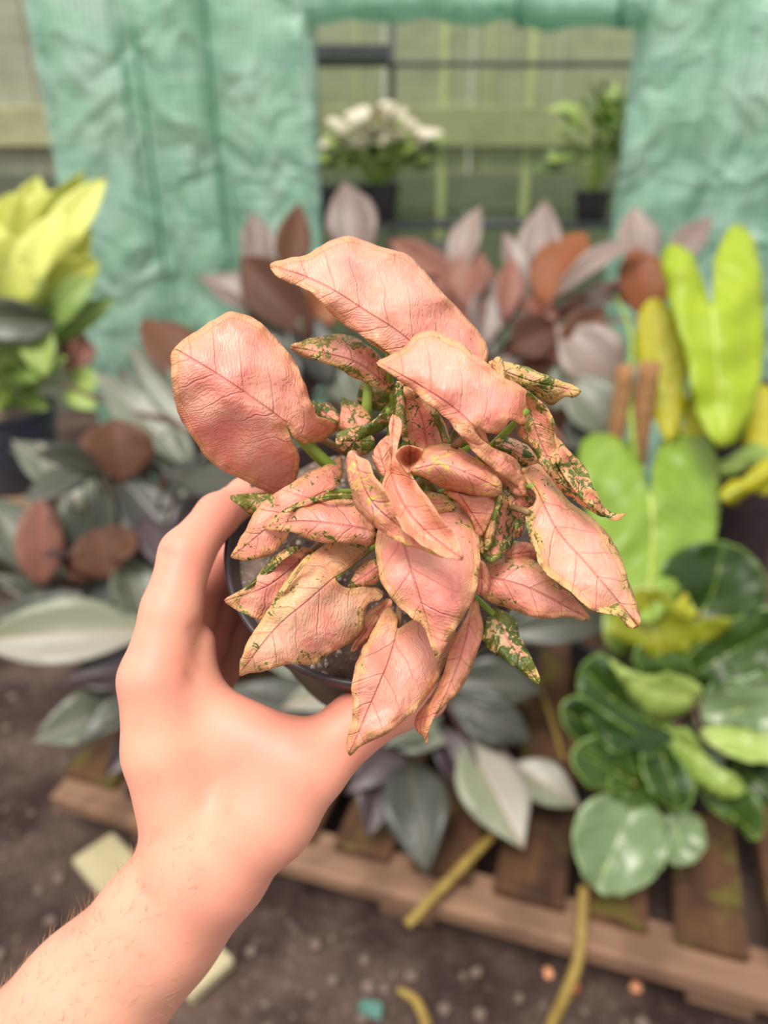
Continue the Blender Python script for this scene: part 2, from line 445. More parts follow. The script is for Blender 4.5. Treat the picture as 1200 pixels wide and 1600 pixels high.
# ------------------------------------------------------------------ leaf builders
def poly_arrays(pts, poly):
    """distance of pts (n,2) to closed polyline, and inside mask"""
    a = np.array(poly); b = np.roll(a, -1, 0)
    p = pts[:, None, :]; ab = (b-a)[None]; ap = p - a[None]
    t = np.clip((ap*ab).sum(2)/np.maximum((ab*ab).sum(2), 1e-12), 0, 1)
    d = np.sqrt(((ap - ab*t[..., None])**2).sum(2)).min(1)
    x, y = pts[:, 0][:, None], pts[:, 1][:, None]
    cond = (a[None, :, 1] > y) != (b[None, :, 1] > y)
    xi = (b[None, :, 0]-a[None, :, 0])*(y-a[None, :, 1])/np.where(np.abs(b[None, :, 1]-a[None, :, 1]) < 1e-9, 1e-9, b[None, :, 1]-a[None, :, 1]) + a[None, :, 0]
    ins = ((cond & (x < xi)).sum(1) % 2) == 1
    return d, ins
def line_arrays(pts, line):
    a = np.array(line[:-1]); b = np.array(line[1:])
    p = pts[:, None, :]; ab = (b-a)[None]; ap = p-a[None]
    L2 = np.maximum((ab*ab).sum(2), 1e-12)
    t = np.clip((ap*ab).sum(2)/L2, 0, 1)
    dv = ap-ab*t[..., None]; d = np.sqrt((dv**2).sum(2))
    i = d.argmin(1); k = np.arange(len(pts))
    cr = ab[0, i, 0]*ap[k, i, 1]-ab[0, i, 1]*ap[k, i, 0]
    cum = np.concatenate([[0], np.cumsum(np.sqrt(((b-a)**2).sum(1)))])
    return d[k, i]*np.sign(cr), cum[i]+t[k, i]*np.sqrt(L2[0, i]), cum[-1]

def leaf_patch(outline, mid, zb, zt, droop=0.0, cl=0.0, cr=0.0, sp=7.0, ruffle=0.0, rel=0.0, thick=0.0004, seed=0.0, wave=0.0, vsp=0.0115):
    """A leaf blade from its outline and midrib (base -> tip) as seen in the photograph, laid on a bent,
    cupped surface in space: zb / zt are the depths of base and tip, droop bends the midrib,
    cl / cr bend the left and right halves.  Gives closed thin blade: verts, faces, material ids, attributes."""
    rng = random.Random(hash((round(zb*1e4), len(outline), int(seed*10))) & 0xffff)
    o = cat(outline, 6, True)
    # even resampling
    o = np.array(o); seg = np.sqrt(((np.roll(o, -1, 0)-o)**2).sum(1)); cum = np.concatenate([[0], np.cumsum(seg)])
    n = max(12, int(cum[-1]/sp)); s = np.linspace(0, cum[-1], n, endpoint=False)
    oc = np.vstack([o, o[:1]])
    ox = np.interp(s, cum, oc[:, 0]); oy = np.interp(s, cum, oc[:, 1])
    ol = np.stack([ox, oy], 1)
    ol = ol+np.array([[noise.noise(Vector((x*.06, y*.06, seed))), noise.noise(Vector((x*.06, y*.06, seed+9)))] for x, y in ol])*sp*0.35
    lo, hi = ol.min(0), ol.max(0)
    gp = []
    yy = lo[1]; row = 0
    while yy < hi[1]:
        xx = lo[0] + (sp/2 if row % 2 else 0)
        while xx < hi[0]:
            gp.append((xx+rng.uniform(-.12, .12)*sp, yy+rng.uniform(-.12, .12)*sp)); xx += sp
        yy += sp*0.87; row += 1
    gp = np.array(gp) if gp else np.zeros((0, 2))
    if len(gp):
        d, ins = poly_arrays(gp, ol)
        gp = gp[ins & (d > sp*0.55)]
    allp = np.vstack([ol, gp])
    vo, eo, fo, *_ = delaunay_2d_cdt([Vector(p) for p in allp], [], [list(range(n))], 1, 1e-5)
    p2 = np.array([tuple(v) for v in vo])
    m = np.array(cat(mid, 6))
    nleaf = len(p2)
    p2 = np.vstack([p2, m])
    sd_, al, tot = line_arrays(p2, m)
    ed, _ = poly_arrays(p2, ol)
    A, B = m[0], m[-1]; ch = B-A; t = ((p2-A)@ch)/(ch@ch)
    hw = max(1.0, np.abs(sd_).max())
    q = np.abs(sd_)/hw
    z = zb+(zt-zb)*t+droop*4*t*(1-t)+np.where(sd_ > 0, cr, cl)*q**2
    pxm = (zb+zt)/2/FPX
    if rel:
        # blistered relief between side veins and a grooved midrib
        ph = (al-0.85*np.abs(sd_))*pxm/vsp*2*math.pi
        env = np.clip(q*3, 0, 1)*np.clip(ed/(sp*1.5), 0, 1)
        z = z+rel*np.cos(ph)*env*0.6+rel*1.2*np.exp(-(sd_*pxm/(vsp*0.16))**2)
    nz = np.array([noise.noise(Vector((x*0.018+seed*7.3, y*0.018, seed))) for x, y in p2])
    z = z+nz*wave
    if ruffle:
        e = np.exp(-(ed/14.0)**2)
        n2 = np.array([noise.noise(Vector((x*0.045+seed*3.1, y*0.045, seed+5))) for x, y in p2])
        z = z+ruffle*e*n2*2
    v3 = [P(x, y, zz) for (x, y), zz in zip(p2, z)]
    leaf_patch.rib = v3[nleaf:]
    v3 = v3[:nleaf]; ed, sd_, al = ed[:nleaf], sd_[:nleaf], al[:nleaf]
    tris = []
    for f in fo:
        f = list(f)
        a, b, c = v3[f[0]], v3[f[1]], v3[f[2]]
        if (b-a).cross(c-a).dot(a-CAM) > 0: f = f[::-1]
        tris.append(tuple(f))
    return thicken(v3, tris, thick, {'edge': ed*pxm, 'mid': sd_*pxm, 'along': al*pxm})

def thicken(v3, tris, thick, at):
    N = len(v3)
    nor = [Vector((0, 0, 0)) for _ in range(N)]
    cnt = {}
    for f in tris:
        a = v3[f[0]]; fn = (v3[f[1]]-a).cross(v3[f[2]]-a)
        for i in f: nor[i] += fn
        for k in range(len(f)):
            e = (f[k], f[(k+1) % len(f)])
            cnt[e] = 1
    back = [v - (nn.normalized() if nn.length > 0 else Vector((0, 0, 1)))*thick for v, nn in zip(v3, nor)]
    faces = list(tris)+[tuple(i+N for i in f[::-1]) for f in tris]
    mi = [0]*len(tris)+[1]*len(tris)
    for (a, b) in cnt:
        if (b, a) not in cnt:
            faces.append((b, a, a+N, b+N)); mi.append(0)
    at2 = {k: np.concatenate([v, v]) for k, v in at.items()}
    return list(v3)+back, faces, mi, at2

def join(parts):
    V, Fc, M_, A = [], [], [], {}
    for (v, f, mi, at) in parts:
        o = len(V); V += v; Fc += [tuple(i+o for i in q) for q in f]; M_ += mi
        for k, a in at.items(): A.setdefault(k, []).append(a)
    return V, Fc, M_, {k: np.concatenate(a) for k, a in A.items()}

PROF = {
    'lance': [0.04, 0.38, 0.68, 0.88, 0.99, 1.0, 0.92, 0.76, 0.52, 0.26, 0.02],
    'oval': [0.05, 0.50, 0.80, 0.95, 1.0, 1.0, 0.97, 0.88, 0.70, 0.42, 0.02],
    'heart': [0.30, 0.86, 1.0, 1.0, 0.95, 0.85, 0.72, 0.56, 0.38, 0.2, 0.02],
    'round': [0.10, 0.62, 0.88, 0.99, 1.0, 0.98, 0.93, 0.84, 0.69, 0.47, 0.06],
}
def blade(base, tip, width, nrm, fold=0.15, droop=0.1, shape='lance', nu=12, nv=6, ruff=0.0, twist=0.0, thick=0.0012, seed=0):
    """free-standing leaf blade; nrm = rough direction its upper side faces"""
    base, tip = Vector(base), Vector(tip)
    ax = tip-base; ln = ax.length; ax.normalize()
    nr = Vector(nrm); nr = nr-ax*nr.dot(ax)
    nr = nr.normalized() if nr.length > 1e-4 else ax.orthogonal().normalized()
    sd_ = ax.cross(nr)
    pr = PROF[shape]
    v3, at = [], {'edge': [], 'mid': [], 'along': []}
    for i in range(nu+1):
        t = i/nu
        wv = np.interp(t, np.linspace(0, 1, len(pr)), pr)*width/2
        c = base+ax*(ln*t)+nr*(-droop*ln*(4*(t-0.5)**2-1)*0.5 if True else 0)
        tw = twist*(t-0.5)
        s2 = sd_*math.cos(tw)+nr*math.sin(tw); n2 = nr*math.cos(tw)-sd_*math.sin(tw)
        for j in range(nv+1):
            s = (j/nv*2-1)
            r_ = ruff*width*math.sin(t*17+seed*3+s)*abs(s)**2
            v3.append(c+s2*(s*wv)+n2*(fold*wv*abs(s)**1.3+r_))
            at['mid'].append(s*wv); at['along'].append(t*ln); at['edge'].append((1-abs(s))*wv)
    q = []
    for i in range(nu):
        for j in range(nv):
            a = i*(nv+1)+j
            q.append((a, a+1, a+nv+2, a+nv+1))
    # faces wind so that the front faces nr
    f0 = q[len(q)//2]; fn = (v3[f0[1]]-v3[f0[0]]).cross(v3[f0[2]]-v3[f0[0]])
    if fn.dot(nr) < 0: q = [f[::-1] for f in q]
    return thicken(v3, q, thick, {k: np.array(v) for k, v in at.items()})
def leaf_obj(data, mats, parent, name='leaf', **props):
    v, f, mi, at = data
    o = mesh(name, v, f, mats, parent, mi=mi, attrs=at)
    for k, a in props.items(): o[k] = float(a)
    return o

# ------------------------------------------------------------------ ground
def grid_mesh(name, x0, x1, y0, y1, nx, ny, hf, mats):
    vs = [Vector((x0+(x1-x0)*i/nx, y0+(y1-y0)*j/ny, hf(x0+(x1-x0)*i/nx, y0+(y1-y0)*j/ny))) for j in range(ny+1) for i in range(nx+1)]
    fs = [(j*(nx+1)+i, j*(nx+1)+i+1, (j+1)*(nx+1)+i+1, (j+1)*(nx+1)+i) for j in range(ny) for i in range(nx)]
    return mesh(name, vs, fs, mats)
def gh(x, y):
    k = 1.0 if (abs(x) < 2.2 and -0.5 < y < 3) else 0.3
    return (noise.noise(Vector((x*3, y*3, 1)))*0.012+noise.noise(Vector((x*14, y*14, 4)))*0.006)*k-0.004
gr = grid_mesh('ground', -8, 8, -6, 10, 160, 160, gh, [GROUND]); gr['kind'] = 'structure'

# ------------------------------------------------------------------ fence behind the greenhouse
FY = 3.9
AXX = (1, 0)
FB = []
fence_cols = [(L(132, 144, 112), L(146, 156, 122)), (L(126, 138, 106), L(140, 150, 116))]
FENCE_A = m_wood('weathered_green_board', L(148, 150, 128), L(162, 162, 140), L(138, 140, 118), (0, 0, 1))
FENCE_R = m_wood('pale_olive_rail', L(158, 158, 122), L(174, 172, 136), L(148, 148, 112), AXX)
FENCE_D = m_wood('dark_base_board', L(94, 100, 84), L(110, 114, 98), L(84, 90, 74), AXX)
GAP_LIGHT = m_plain('pale_green_gap_light', L(178, 186, 130), L(194, 200, 146), 20, 0.7, 0.2)  # colour of the brightness seen through the fence gaps
fence = thing('timber_fence', 'weathered grey-green timber fence with horizontal rails behind the greenhouse', 'fence', (0, FY, 0))
zt_ = W(600, -120, FY).z
rail_t, rail_b = W(600, 166, FY-0.05).z, W(600, 229, FY-0.05).z
xw = -6.4
rr = random.Random(3)
while xw < 6.2:
    bw = 0.40
    box('board', (xw+bw/2, FY, zt_/2), (bw-0.006, 0.02, zt_), FENCE_A, fence, bev=0.003); xw += bw
box('rail', (0, FY-0.04, (rail_t+rail_b)/2), (12.8, 0.045, rail_t-rail_b), FENCE_R, fence)
r2 = W(600, 300, FY-0.04).z
box('rail', (0, FY-0.035, r2), (12.8, 0.03, 0.16), FENCE_D, fence)
box('base_board', (0, FY-0.03, (r2-0.13)/2), (12.8, 0.03, r2-0.13), FENCE_D, fence)
for px in (690, 760, 822, 560):  # pale strips whose colour stands in for light through gaps between boards
    x = W(px, 240, FY-0.02).x
    box('gap_light_strip', (x, FY-0.0165, zt_/2), (0.03 if px in (690, 822) else 0.012, 0.012, zt_), GAP_LIGHT, fence, bev=0.002)
    if px in (690, 822): box('gap_light_strip', (x, FY-0.056, (r2-0.09)/2+0.08), (0.035, 0.012, r2+0.10), GAP_LIGHT, fence, bev=0.002)

# ------------------------------------------------------------------ greenhouse
GY = 2.7
gx0 = W(92, 300, GY).x; gx1 = W(497, 200, GY).x; gx2 = W(972, 200, GY).x; gx3 = gx2+0.75
ztop = W(600, -60, GY).z
gh_ = thing('walk_in_greenhouse', 'walk-in greenhouse with green reinforced plastic cover and rolled-up door', 'greenhouse', ((gx0+gx3)/2, GY, 0))
def sheet(name, x0, x1, y, z0, z1, folds, nx=60, nz=80, seed=0, thick=0.0015, amp=0.034, flare=0.0):
    vs = []
    for j in range(nz+1):
        for i in range(nx+1):
            u = i/nx; v = j/nz; z = z0+(z1-z0)*v
            d = noise.noise(Vector((u*3+seed, z*1.6, seed)))*amp+noise.noise(Vector((u*8+z*2.5, z*4-u*3, seed+3)))*amp*0.5
            d += noise.noise(Vector((u*19+z*4, z*11, seed+7)))*amp*0.22
            for (fu, fw, fa) in folds:
                d += fa*math.exp(-((u-fu-0.03*math.sin(z*3))/fw)**2)
            xx = x0+(x1-x0)*u + flare*(0.5-u)*(1-v)
            vs.append(Vector((xx, y+d, z)))
    fs = [(j*(nx+1)+i, j*(nx+1)+i+1, (j+1)*(nx+1)+i+1, (j+1)*(nx+1)+i) for j in range(nz) for i in range(nx)]
    return mesh(name, vs, fs, [SHEET], gh_)
ps = sheet('front_panel', gx0, gx1, GY, 0.01, ztop, [(0.36, 0.03, 0.035), (0.64, 0.025, 0.05), (0.52, 0.05, -0.03), (0.98, 0.03, -0.03)], seed=1.3)
sheet('front_panel', gx2, gx3, GY, 0.01, ztop, [(0.0, 0.04, -0.03), (0.45, 0.06, 0.04), (0.72, 0.03, -0.04)], seed=4.7)
SEAM = m_plain('dark_green_seam', L(54, 110, 88), L(70, 126, 102), 30, 0.5, 0.1)
def seam(px, z0, z1, y=GY-0.012):
    x = W(px, 150, GY).x
    tube('seam', [(x, y-0.004, z0), (x+0.004, y-0.026, (z0+z1)/2), (x-0.004, y-0.02, z1)], 0.006, SEAM, gh_, 6)
seam(336, W(336, 380, GY).z, ztop, GY-0.03)
seam(228, W(228, 430, GY).z, W(228, 40, GY).z, GY-0.02)
# rolled-up door tied over the opening
zr = W(740, 8, GY).z
rp = []
for i in range(15):
    u = i/14; rp.append((gx1-0.03+(gx2-gx1+0.06)*u, GY-0.02, zr+0.01*math.sin(u*5)+0.006*math.sin(u*23)))
rd = [0.055+0.008*math.sin(i*2.1)+0.004*math.cos(i*5) for i in range(15)]
tube('rolled_door', rp, rd, SHEET, gh_, 16, 4)
for u in (0.62, 0.93):
    x = gx1+(gx2-gx1)*u
    tube('tie_strap', [(x, GY-0.08, zr+0.02), (x, GY-0.085, zr-0.03), (x+0.01, GY-0.06, zr-0.065), (x+0.03, GY-0.05, zr-0.05)], 0.006, SEAM, gh_, 6)
# frame: corner posts, header, back bars
BY = 3.55
for (x, y) in ((gx0+0.01, GY+0.03), (gx1-0.01, GY+0.03), (gx2+0.03, GY+0.03), (gx3-0.02, GY+0.03), (gx0+0.01, BY), (gx3-0.02, BY)):
    tube('frame_post', [(x, y, 0.0), (x, y, ztop/2), (x, y, ztop)], 0.011, STEEL, gh_, 10, 2)
tube('frame_bar', [(gx0, GY+0.05, ztop-0.03), (0, GY+0.05, ztop-0.03), (gx3, GY+0.05, ztop-0.03)], 0.011, STEEL, gh_, 10, 2)
xb = W(612, 120, BY).x; zb1 = W(700, 101, BY).z
tube('frame_post', [(xb, BY, 0), (xb, BY, 0.8), (xb, BY, ztop)], 0.013, STEEL, gh_, 10, 2)
tube('frame_bar', [(gx0, BY-0.02, zb1), (0, BY-0.02, zb1), (gx3, BY-0.02, zb1)], 0.011, STEEL, gh_, 10, 2)
# dark shelf box seen in the upper left of the doorway
s0 = W(500, 84, BY-0.1); s1 = W(606, 84, BY-0.1)
box('shelf_edge', ((s0.x+s1.x)/2-0.1, BY-0.1, s0.z), (s1.x-s0.x+0.22, 0.10, 0.055), STEEL, gh_, bev=0.004)
# back sheet, thin and see-through
nb = NT('thin_clear_green_film')
nb.col(L(140, 156, 118)); nb.rough(0.4)
tp = nb.n('ShaderNodeBsdfTransparent'); tp.inputs[0].default_value = (0.90, 0.95, 0.84, 1)
mx = nb.n('ShaderNodeMixShader'); mx.inputs[0].default_value = 0.80
nb.t.links.new(nb.b.outputs[0], mx.inputs[1]); nb.t.links.new(tp.outputs[0], mx.inputs[2]); nb.t.links.new(mx.outputs[0], nb.out.inputs[0])
vs = []
for j in range(21):
    for i in range(41):
        u, v = i/40, j/20
        vs.append(Vector((gx0+(gx3-gx0)*u, BY+0.05+noise.noise(Vector((u*9, v*5, 2)))*0.012, ztop*v)))
mesh('back_panel', vs, [(j*41+i, j*41+i+1, (j+1)*41+i+1, (j+1)*41+i) for j in range(20) for i in range(40)], [nb.m], gh_)

# staging shelf and the two plants on it inside the greenhouse
SY = 3.15
zs = W(560, 345, SY).z
stg = thing('plant_shelf', 'dark metal staging shelf inside the greenhouse doorway', 'shelf', (0.1, SY, 0))
sx0, sx1 = W(470, 340, SY).x, W(1010, 340, SY).x
for k in range(6):
    box('slat', ((sx0+sx1)/2, SY-0.15+0.06*k, zs-0.01), (sx1-sx0, 0.035, 0.018), STEEL, stg, bev=0.003)
for x in (sx0+0.015, sx1-0.015):
    box('end_bar', (x, SY, zs-0.028), (0.03, 0.37, 0.018), STEEL, stg, bev=0.003)
    for y in (SY-0.16, SY+0.16):
        box('leg', (x, y, (zs-0.037)/2), (0.025, 0.025, zs-0.037), STEEL, stg, bev=0.003)

def small_plant(name, label, cx, n, mats, rad, h, seed, potR, lw, ll, up=0.6, top_mats=None, potm=POT_GREY):
    rg = random.Random(seed)
    base = Vector((cx, SY-0.02, zs-0.001))
    t = thing(name, label, 'plant', base)
    H = potR*1.6
    lathe('pot', base+Vector((0, 0, H)), (0, 0, 1), pot_profile(potR, potR*0.8, H, 0.006, 0.003, 0.018), potm, t, 24)
    lathe('soil', base+Vector((0, 0, H-0.015)), (0, 0, 1), [(potR-0.008, 0), (0.001, 0.006)], POTSOIL, t, 20)
    o = base+Vector((0, 0, H-0.015))
    for k in range(n):
        th = rg.uniform(0, 2*math.pi); q = rg.uniform(0.05, 1)**0.7
        b = o+Vector((math.cos(th)*rad*q, math.sin(th)*rad*q*0.8, h*rg.uniform(0.35, 1.0)*(1.15-0.5*q)))
        d = Vector((math.cos(th)*(0.3+q), math.sin(th)*(0.3+q), rg.uniform(-0.3, 1)*up)).normalized()
        l = ll*rg.uniform(0.7, 1.25)
        hi = b.z-o.z > h*0.5
        m = rg.choice(top_mats if (top_mats and hi) else mats)
        leaf_obj(blade(b, b+d*l, l*lw, Vector((d.x*0.2, -0.6, 0.8)), 0.15, 0.12, 'oval', 7, 4, seed=k), [m, m], t)
        if k % 3 == 0:
            tube('stem', [o+Vector((rg.uniform(-.02, .02), rg.uniform(-.02, .02), -0.01)), (o+b)/2+Vector((0, 0, 0.02)), b], 0.0025, STEM_G, t, 5, 3)
    return t
small_plant('white_flowering_plant', 'bushy plant with cream-white top leaves on the greenhouse shelf', W(590, 300, SY).x, 130, [OLV, MDG, DKG], 0.19, 0.26, 5, 0.085, 0.62, 0.085, 0.5, [WHT, WHT, WHT, WHT, OLV])
small_plant('leafy_shelf_plant', 'loose dark green leafy plant in a small pot on the greenhouse shelf', W(925, 300, SY).x, 60, [DKG, OLV, DKG, MDG], 0.13, 0.34, 9, 0.07, 0.3, 0.12, 1.0)
pb = Vector((W(520, 330, SY).x, SY-0.08, zs-0.001))
pt = thing('nursery_pot', 'empty dark grey nursery pot beside the white-topped plant', 'pot', pb)
lathe('body', pb+Vector((0, 0, 0.13)), (0, 0, 1), pot_profile(0.075, 0.06, 0.13, 0.006, 0.003, 0.018), POT_GREY, pt, 24)

# ------------------------------------------------------------------ pallet
pa = G(80, 1240, 0.10); pb_ = G(1200, 1556, 0.10)
ex = (pb_-pa); ex.z = 0; ex.normalize(); ey = Vector((-ex.y, ex.x, 0)); ez = Vector((0, 0, 1))
WOOD_S = m_wood('mossy_pallet_wood', L(66, 43, 29), L(98, 68, 47), L(46, 31, 23), (ey.x, ey.y), moss=L(92, 86, 34))
WOOD_F = m_wood('worn_pallet_board', L(112, 84, 66), L(144, 112, 90), L(90, 66, 52), (ex.x, ex.y))
def pallet(name, label, o, length, depth, slat=0.118, gap=0.024, top=0.125):
    t = thing(name, label, 'pallet', o)
    def pt(a, b, h): return Vector((o.x, o.y, 0))+ex*a+ey*b+ez*h
    for b in (0.035, depth/2, depth-0.035):
        box('stringer', pt(length/2, b, top-0.022-0.018), (length, 0.085, 0.036), WOOD_F, t, ex, ey, ez, 0.005)
        for a in (0.20, length/2, length-0.20):
            box('block', pt(a, b+(0.03 if b < 0.1 else 0), (top-0.058)/2-0.002), (0.10, 0.085, top-0.062), WOOD_F, t, ex, ey, ez, 0.005)
    a = 0.0; k = 0
    rg = random.Random(len(name)+int(length*10))
    while a+slat <= length+0.001:
        s = slat*rg.uniform(0.9, 1.06)
        box('slat', pt(a+s/2, depth/2+0.022+rg.uniform(-.004, .004), top-0.011+rg.uniform(-.002, .001)), (s-0.004, depth-0.03, 0.022), WOOD_S, t, ex, ey, ez, 0.004, 0.001)
        a += slat+gap; k += 1
    return t
pl = pallet('wooden_pallet', 'weathered mossy wooden pallet under the potted plants', pa, 1.42, 1.15)

# low bench carrying the yellow-green plant
BH = 0.35
bo = G(-60, 792, BH)
WOOD_B = m_wood('pale_bench_wood', L(140, 112, 84), L(166, 136, 106), L(116, 90, 70), (1, 0))
bench = thing('wooden_bench', 'low pale wooden slatted bench under the yellow-green plant', 'bench', (bo.x-0.1, bo.y+0.2, 0))
for k in range(4):
    box('slat', (bo.x-0.12, bo.y+0.05+0.115*k, BH-0.0125), (0.62, 0.10, 0.025), WOOD_B, bench, bev=0.004)
for x in (bo.x-0.38, bo.x+0.14):
    for y in (bo.y+0.04, bo.y+0.36):
        box('leg', (x, y, (BH-0.025)/2-0.002), (0.05, 0.05, BH-0.029), WOOD_B, bench, bev=0.004)
    box('crossbar', (x, bo.y+0.2, BH-0.05), (0.03, 0.36, 0.045), WOOD_B, bench, bev=0.003)

# ------------------------------------------------------------------ background plants
def stand(x, y):
    q = Vector((x, y, 0))-Vector((pa.x, pa.y, 0)); a, b = q.dot(ex), q.dot(ey)
    return 0.1245 if (0 < a < 1.42 and 0 < b < 1.15) else 0.0
def potted(name, label, loc, pr=0.09, ph=0.15, mat=POT_GREY, category='plant', group=None):
    loc = Vector(loc)
    t = thing(name, label, category, loc, group)
    if pr:
        lathe('pot', loc+Vector((0, 0, ph)), (0, 0, 1), pot_profile(pr, pr*0.78, ph, 0.006, 0.003, 0.02), mat, t, 32)
        lathe('soil', loc+Vector((0, 0, ph-0.02)), (0, 0, 1), [(pr-0.006, 0), (pr*0.5, 0.008), (0.001, 0.01)], POTSOIL, t, 24)
    return t
def BL(t, crown, b, e, wpx, mats, shape='lance', fold=0.15, droop=0.08, up=0.45, ruff=0.0, pet=STEM_D, pr=0.0045, twist=0.0, side=0.0):
    """leaf of plant t from base b=(px,py,z) to tip e=(px,py,z)"""
    B, E = P(*b), P(*e)
    zc = (b[2]+e[2])/2
    nrm = (CAM-(B+E)/2).normalized()+Vector((side, 0, up))
    rv = random.Random(int(b[0]*7+e[1]*13))
    fold = max(fold, 0.1)*rv.uniform(0.7, 3.0); twist = twist+rv.uniform(-0.7, 0.7); droop = droop*rv.uniform(0.3, 2.4)
    nrm = nrm+Vector((rv.uniform(-.45, .45), 0, rv.uniform(-.2, .3)))
    leaf_obj(blade(B, E, wpx/FPX*zc*1.08, nrm, fold, droop, shape, ruff=ruff+0.02, twist=twist, seed=b[0]), mats, t)
    if pet:
        c = Vector(crown)
        mid_ = (c+B)/2+Vector((0, 0, 0.12*(B-c).length))+Vector((0, 0.02, 0))
        tube('petiole', [c, mid_, B+(E-B)*0.03], [pr*1.25, pr, pr*0.8], pet, t, 6, 4)
def filler(t, crown, n, mats, seed, ln, wd, rad, hmin, hmax, pet=STEM_D, az=(0, 360), lift=0.6, pr=0.0045, shape='lance', ymin=None, zmax=9.0):
    rg = random.Random(seed); k = 0
    while k < n:
        th = math.radians(rg.uniform(*az)); q = rg.uniform(0.35, 1.0)
        B = Vector(crown)+Vector((math.cos(th)*rad*q, math.sin(th)*rad*q, rg.uniform(hmin, hmax)))
        d = Vector((math.cos(th), math.sin(th), rg.uniform(-0.35, lift))).normalized()
        l = ln*rg.uniform(0.75, 1.2)
        E = B+d*l
        k += 1
        if ymin is not None and min(B.y, E.y) < ymin: continue
        if E.z < 0.16: E.z = 0.16
        if B.z < 0.16: B.z = 0.16
        m = rg.choice(mats)
        leaf_obj(blade(B, E, l*wd*rg.uniform(0.85, 1.15), Vector((rg.uniform(-.3, .3), -0.45+rg.uniform(-.3, .3), 0.8)), 0.15, 0.1, shape, 10, 4, seed=k), m, t)
        c = Vector(crown); tube('petiole', [c, (c+B)/2+Vector((0, 0, 0.06)), B+(E-B)*0.03], [pr*1.2, pr, pr*0.8], pet, t, 5, 3)

S_B, D_B, W_B, M_B = [SIL, BRN], [SIL_D, BRN], [SIL_W, BRN], [MAUVE, BRN]
B_S, R_S, O_S, P_P = [BRN, SIL_D], [RED, SIL_D], [ORG, SIL_D], [PURP, PURP]
# --- left silver plant
la = G(255, 1085, 0.125); la.z = 0.125
A = potted('silver_leaf_plant', 'silver-green leaved plant with brown undersides at the pallet end beside the forearm', la, 0.085, 0.14)
ca = la+Vector((0, 0, 0.15))
for b, e, wd, mt, kw in [
    ((325, 605, 1.56), (224, 498, 1.60), 78, B_S, dict(shape='oval')),
    ((300, 735, 1.50), (148, 580, 1.58), 66, S_B, {}),
    ((330, 690, 1.52), (200, 538, 1.60), 54, S_B, {}),
    ((322, 735, 1.54), (180, 570, 1.62), 60, D_B, {}),
    ((187, 752, 1.44), (178, 655, 1.46), 98, B_S, dict(shape='oval')),
    ((160, 800, 1.42), (18, 688, 1.48), 64, S_B, {}),
    ((130, 800, 1.40), (60, 690, 1.46), 44, W_B, {}),
    ((150, 885, 1.40), (138, 728, 1.44), 86, S_B, {}),
    ((300, 880, 1.40), (178, 738, 1.46), 96, D_B, {}),
    ((64, 915, 1.34), (62, 778, 1.36), 64, R_S, dict(shape='oval')),
    ((160, 900, 1.35), (112, 858, 1.36), 70, B_S, dict(shape='oval')),
    ((165, 870, 1.34), (214, 832, 1.36), 62, B_S, dict(shape='oval')),
    ((165, 905, 1.33), (148, 826, 1.34), 80, B_S, dict(shape='oval')),
    ((232, 985, 1.34), (186, 858, 1.38), 78, S_B, {}),
    ((245, 985, 1.33), (-50, 1005, 1.28), 96, W_B, {}),
    ((235, 960, 1.36), (-30, 960, 1.36), 74, D_B, {}),
    ((205, 1095, 1.32), (50, 1160, 1.22), 76, S_B, {}),
    ((235, 1045, 1.32), (98, 1066, 1.27), 66, P_P, {}),
    ((240, 1085, 1.30), (120, 1165, 1.22), 50, D_B, {}),
    ((70, 905, 1.40), (-30, 770, 1.46), 70, S_B, {}),
    ((300, 770, 1.50), (236, 640, 1.56), 60, S_B, {}),
    ((330, 800, 1.50), (255, 705, 1.54), 50, S_B, {}),
    ((260, 960, 1.38), (120, 925, 1.40), 70, D_B, {}),
    ((130, 940, 1.36), (190, 905, 1.36), 60, D_B, {}),
    ((240, 1120, 1.32), (165, 1215, 1.25), 46, P_P, {}),
]:
    BL(A, ca, b, e, wd, mt, **kw)
tube('petiole', [ca, P(300, 700, 1.52), P(190, 640, 1.54), P(98, 600, 1.58)], [0.007, 0.006, 0.006, 0.004], STEM_D, A, 7, 5)
filler(A, ca+Vector((0.08, 0.12, 0.05)), 36, [S_B, S_B, D_B, D_B], 77, 0.16, 0.4, 0.15, 0.0, 0.36, ymin=la.y-0.1)
filler(A, ca, 48, [S_B, D_B, D_B, P_P], 11, 0.17, 0.42, 0.16, 0.02, 0.42, ymin=la.y-0.22)

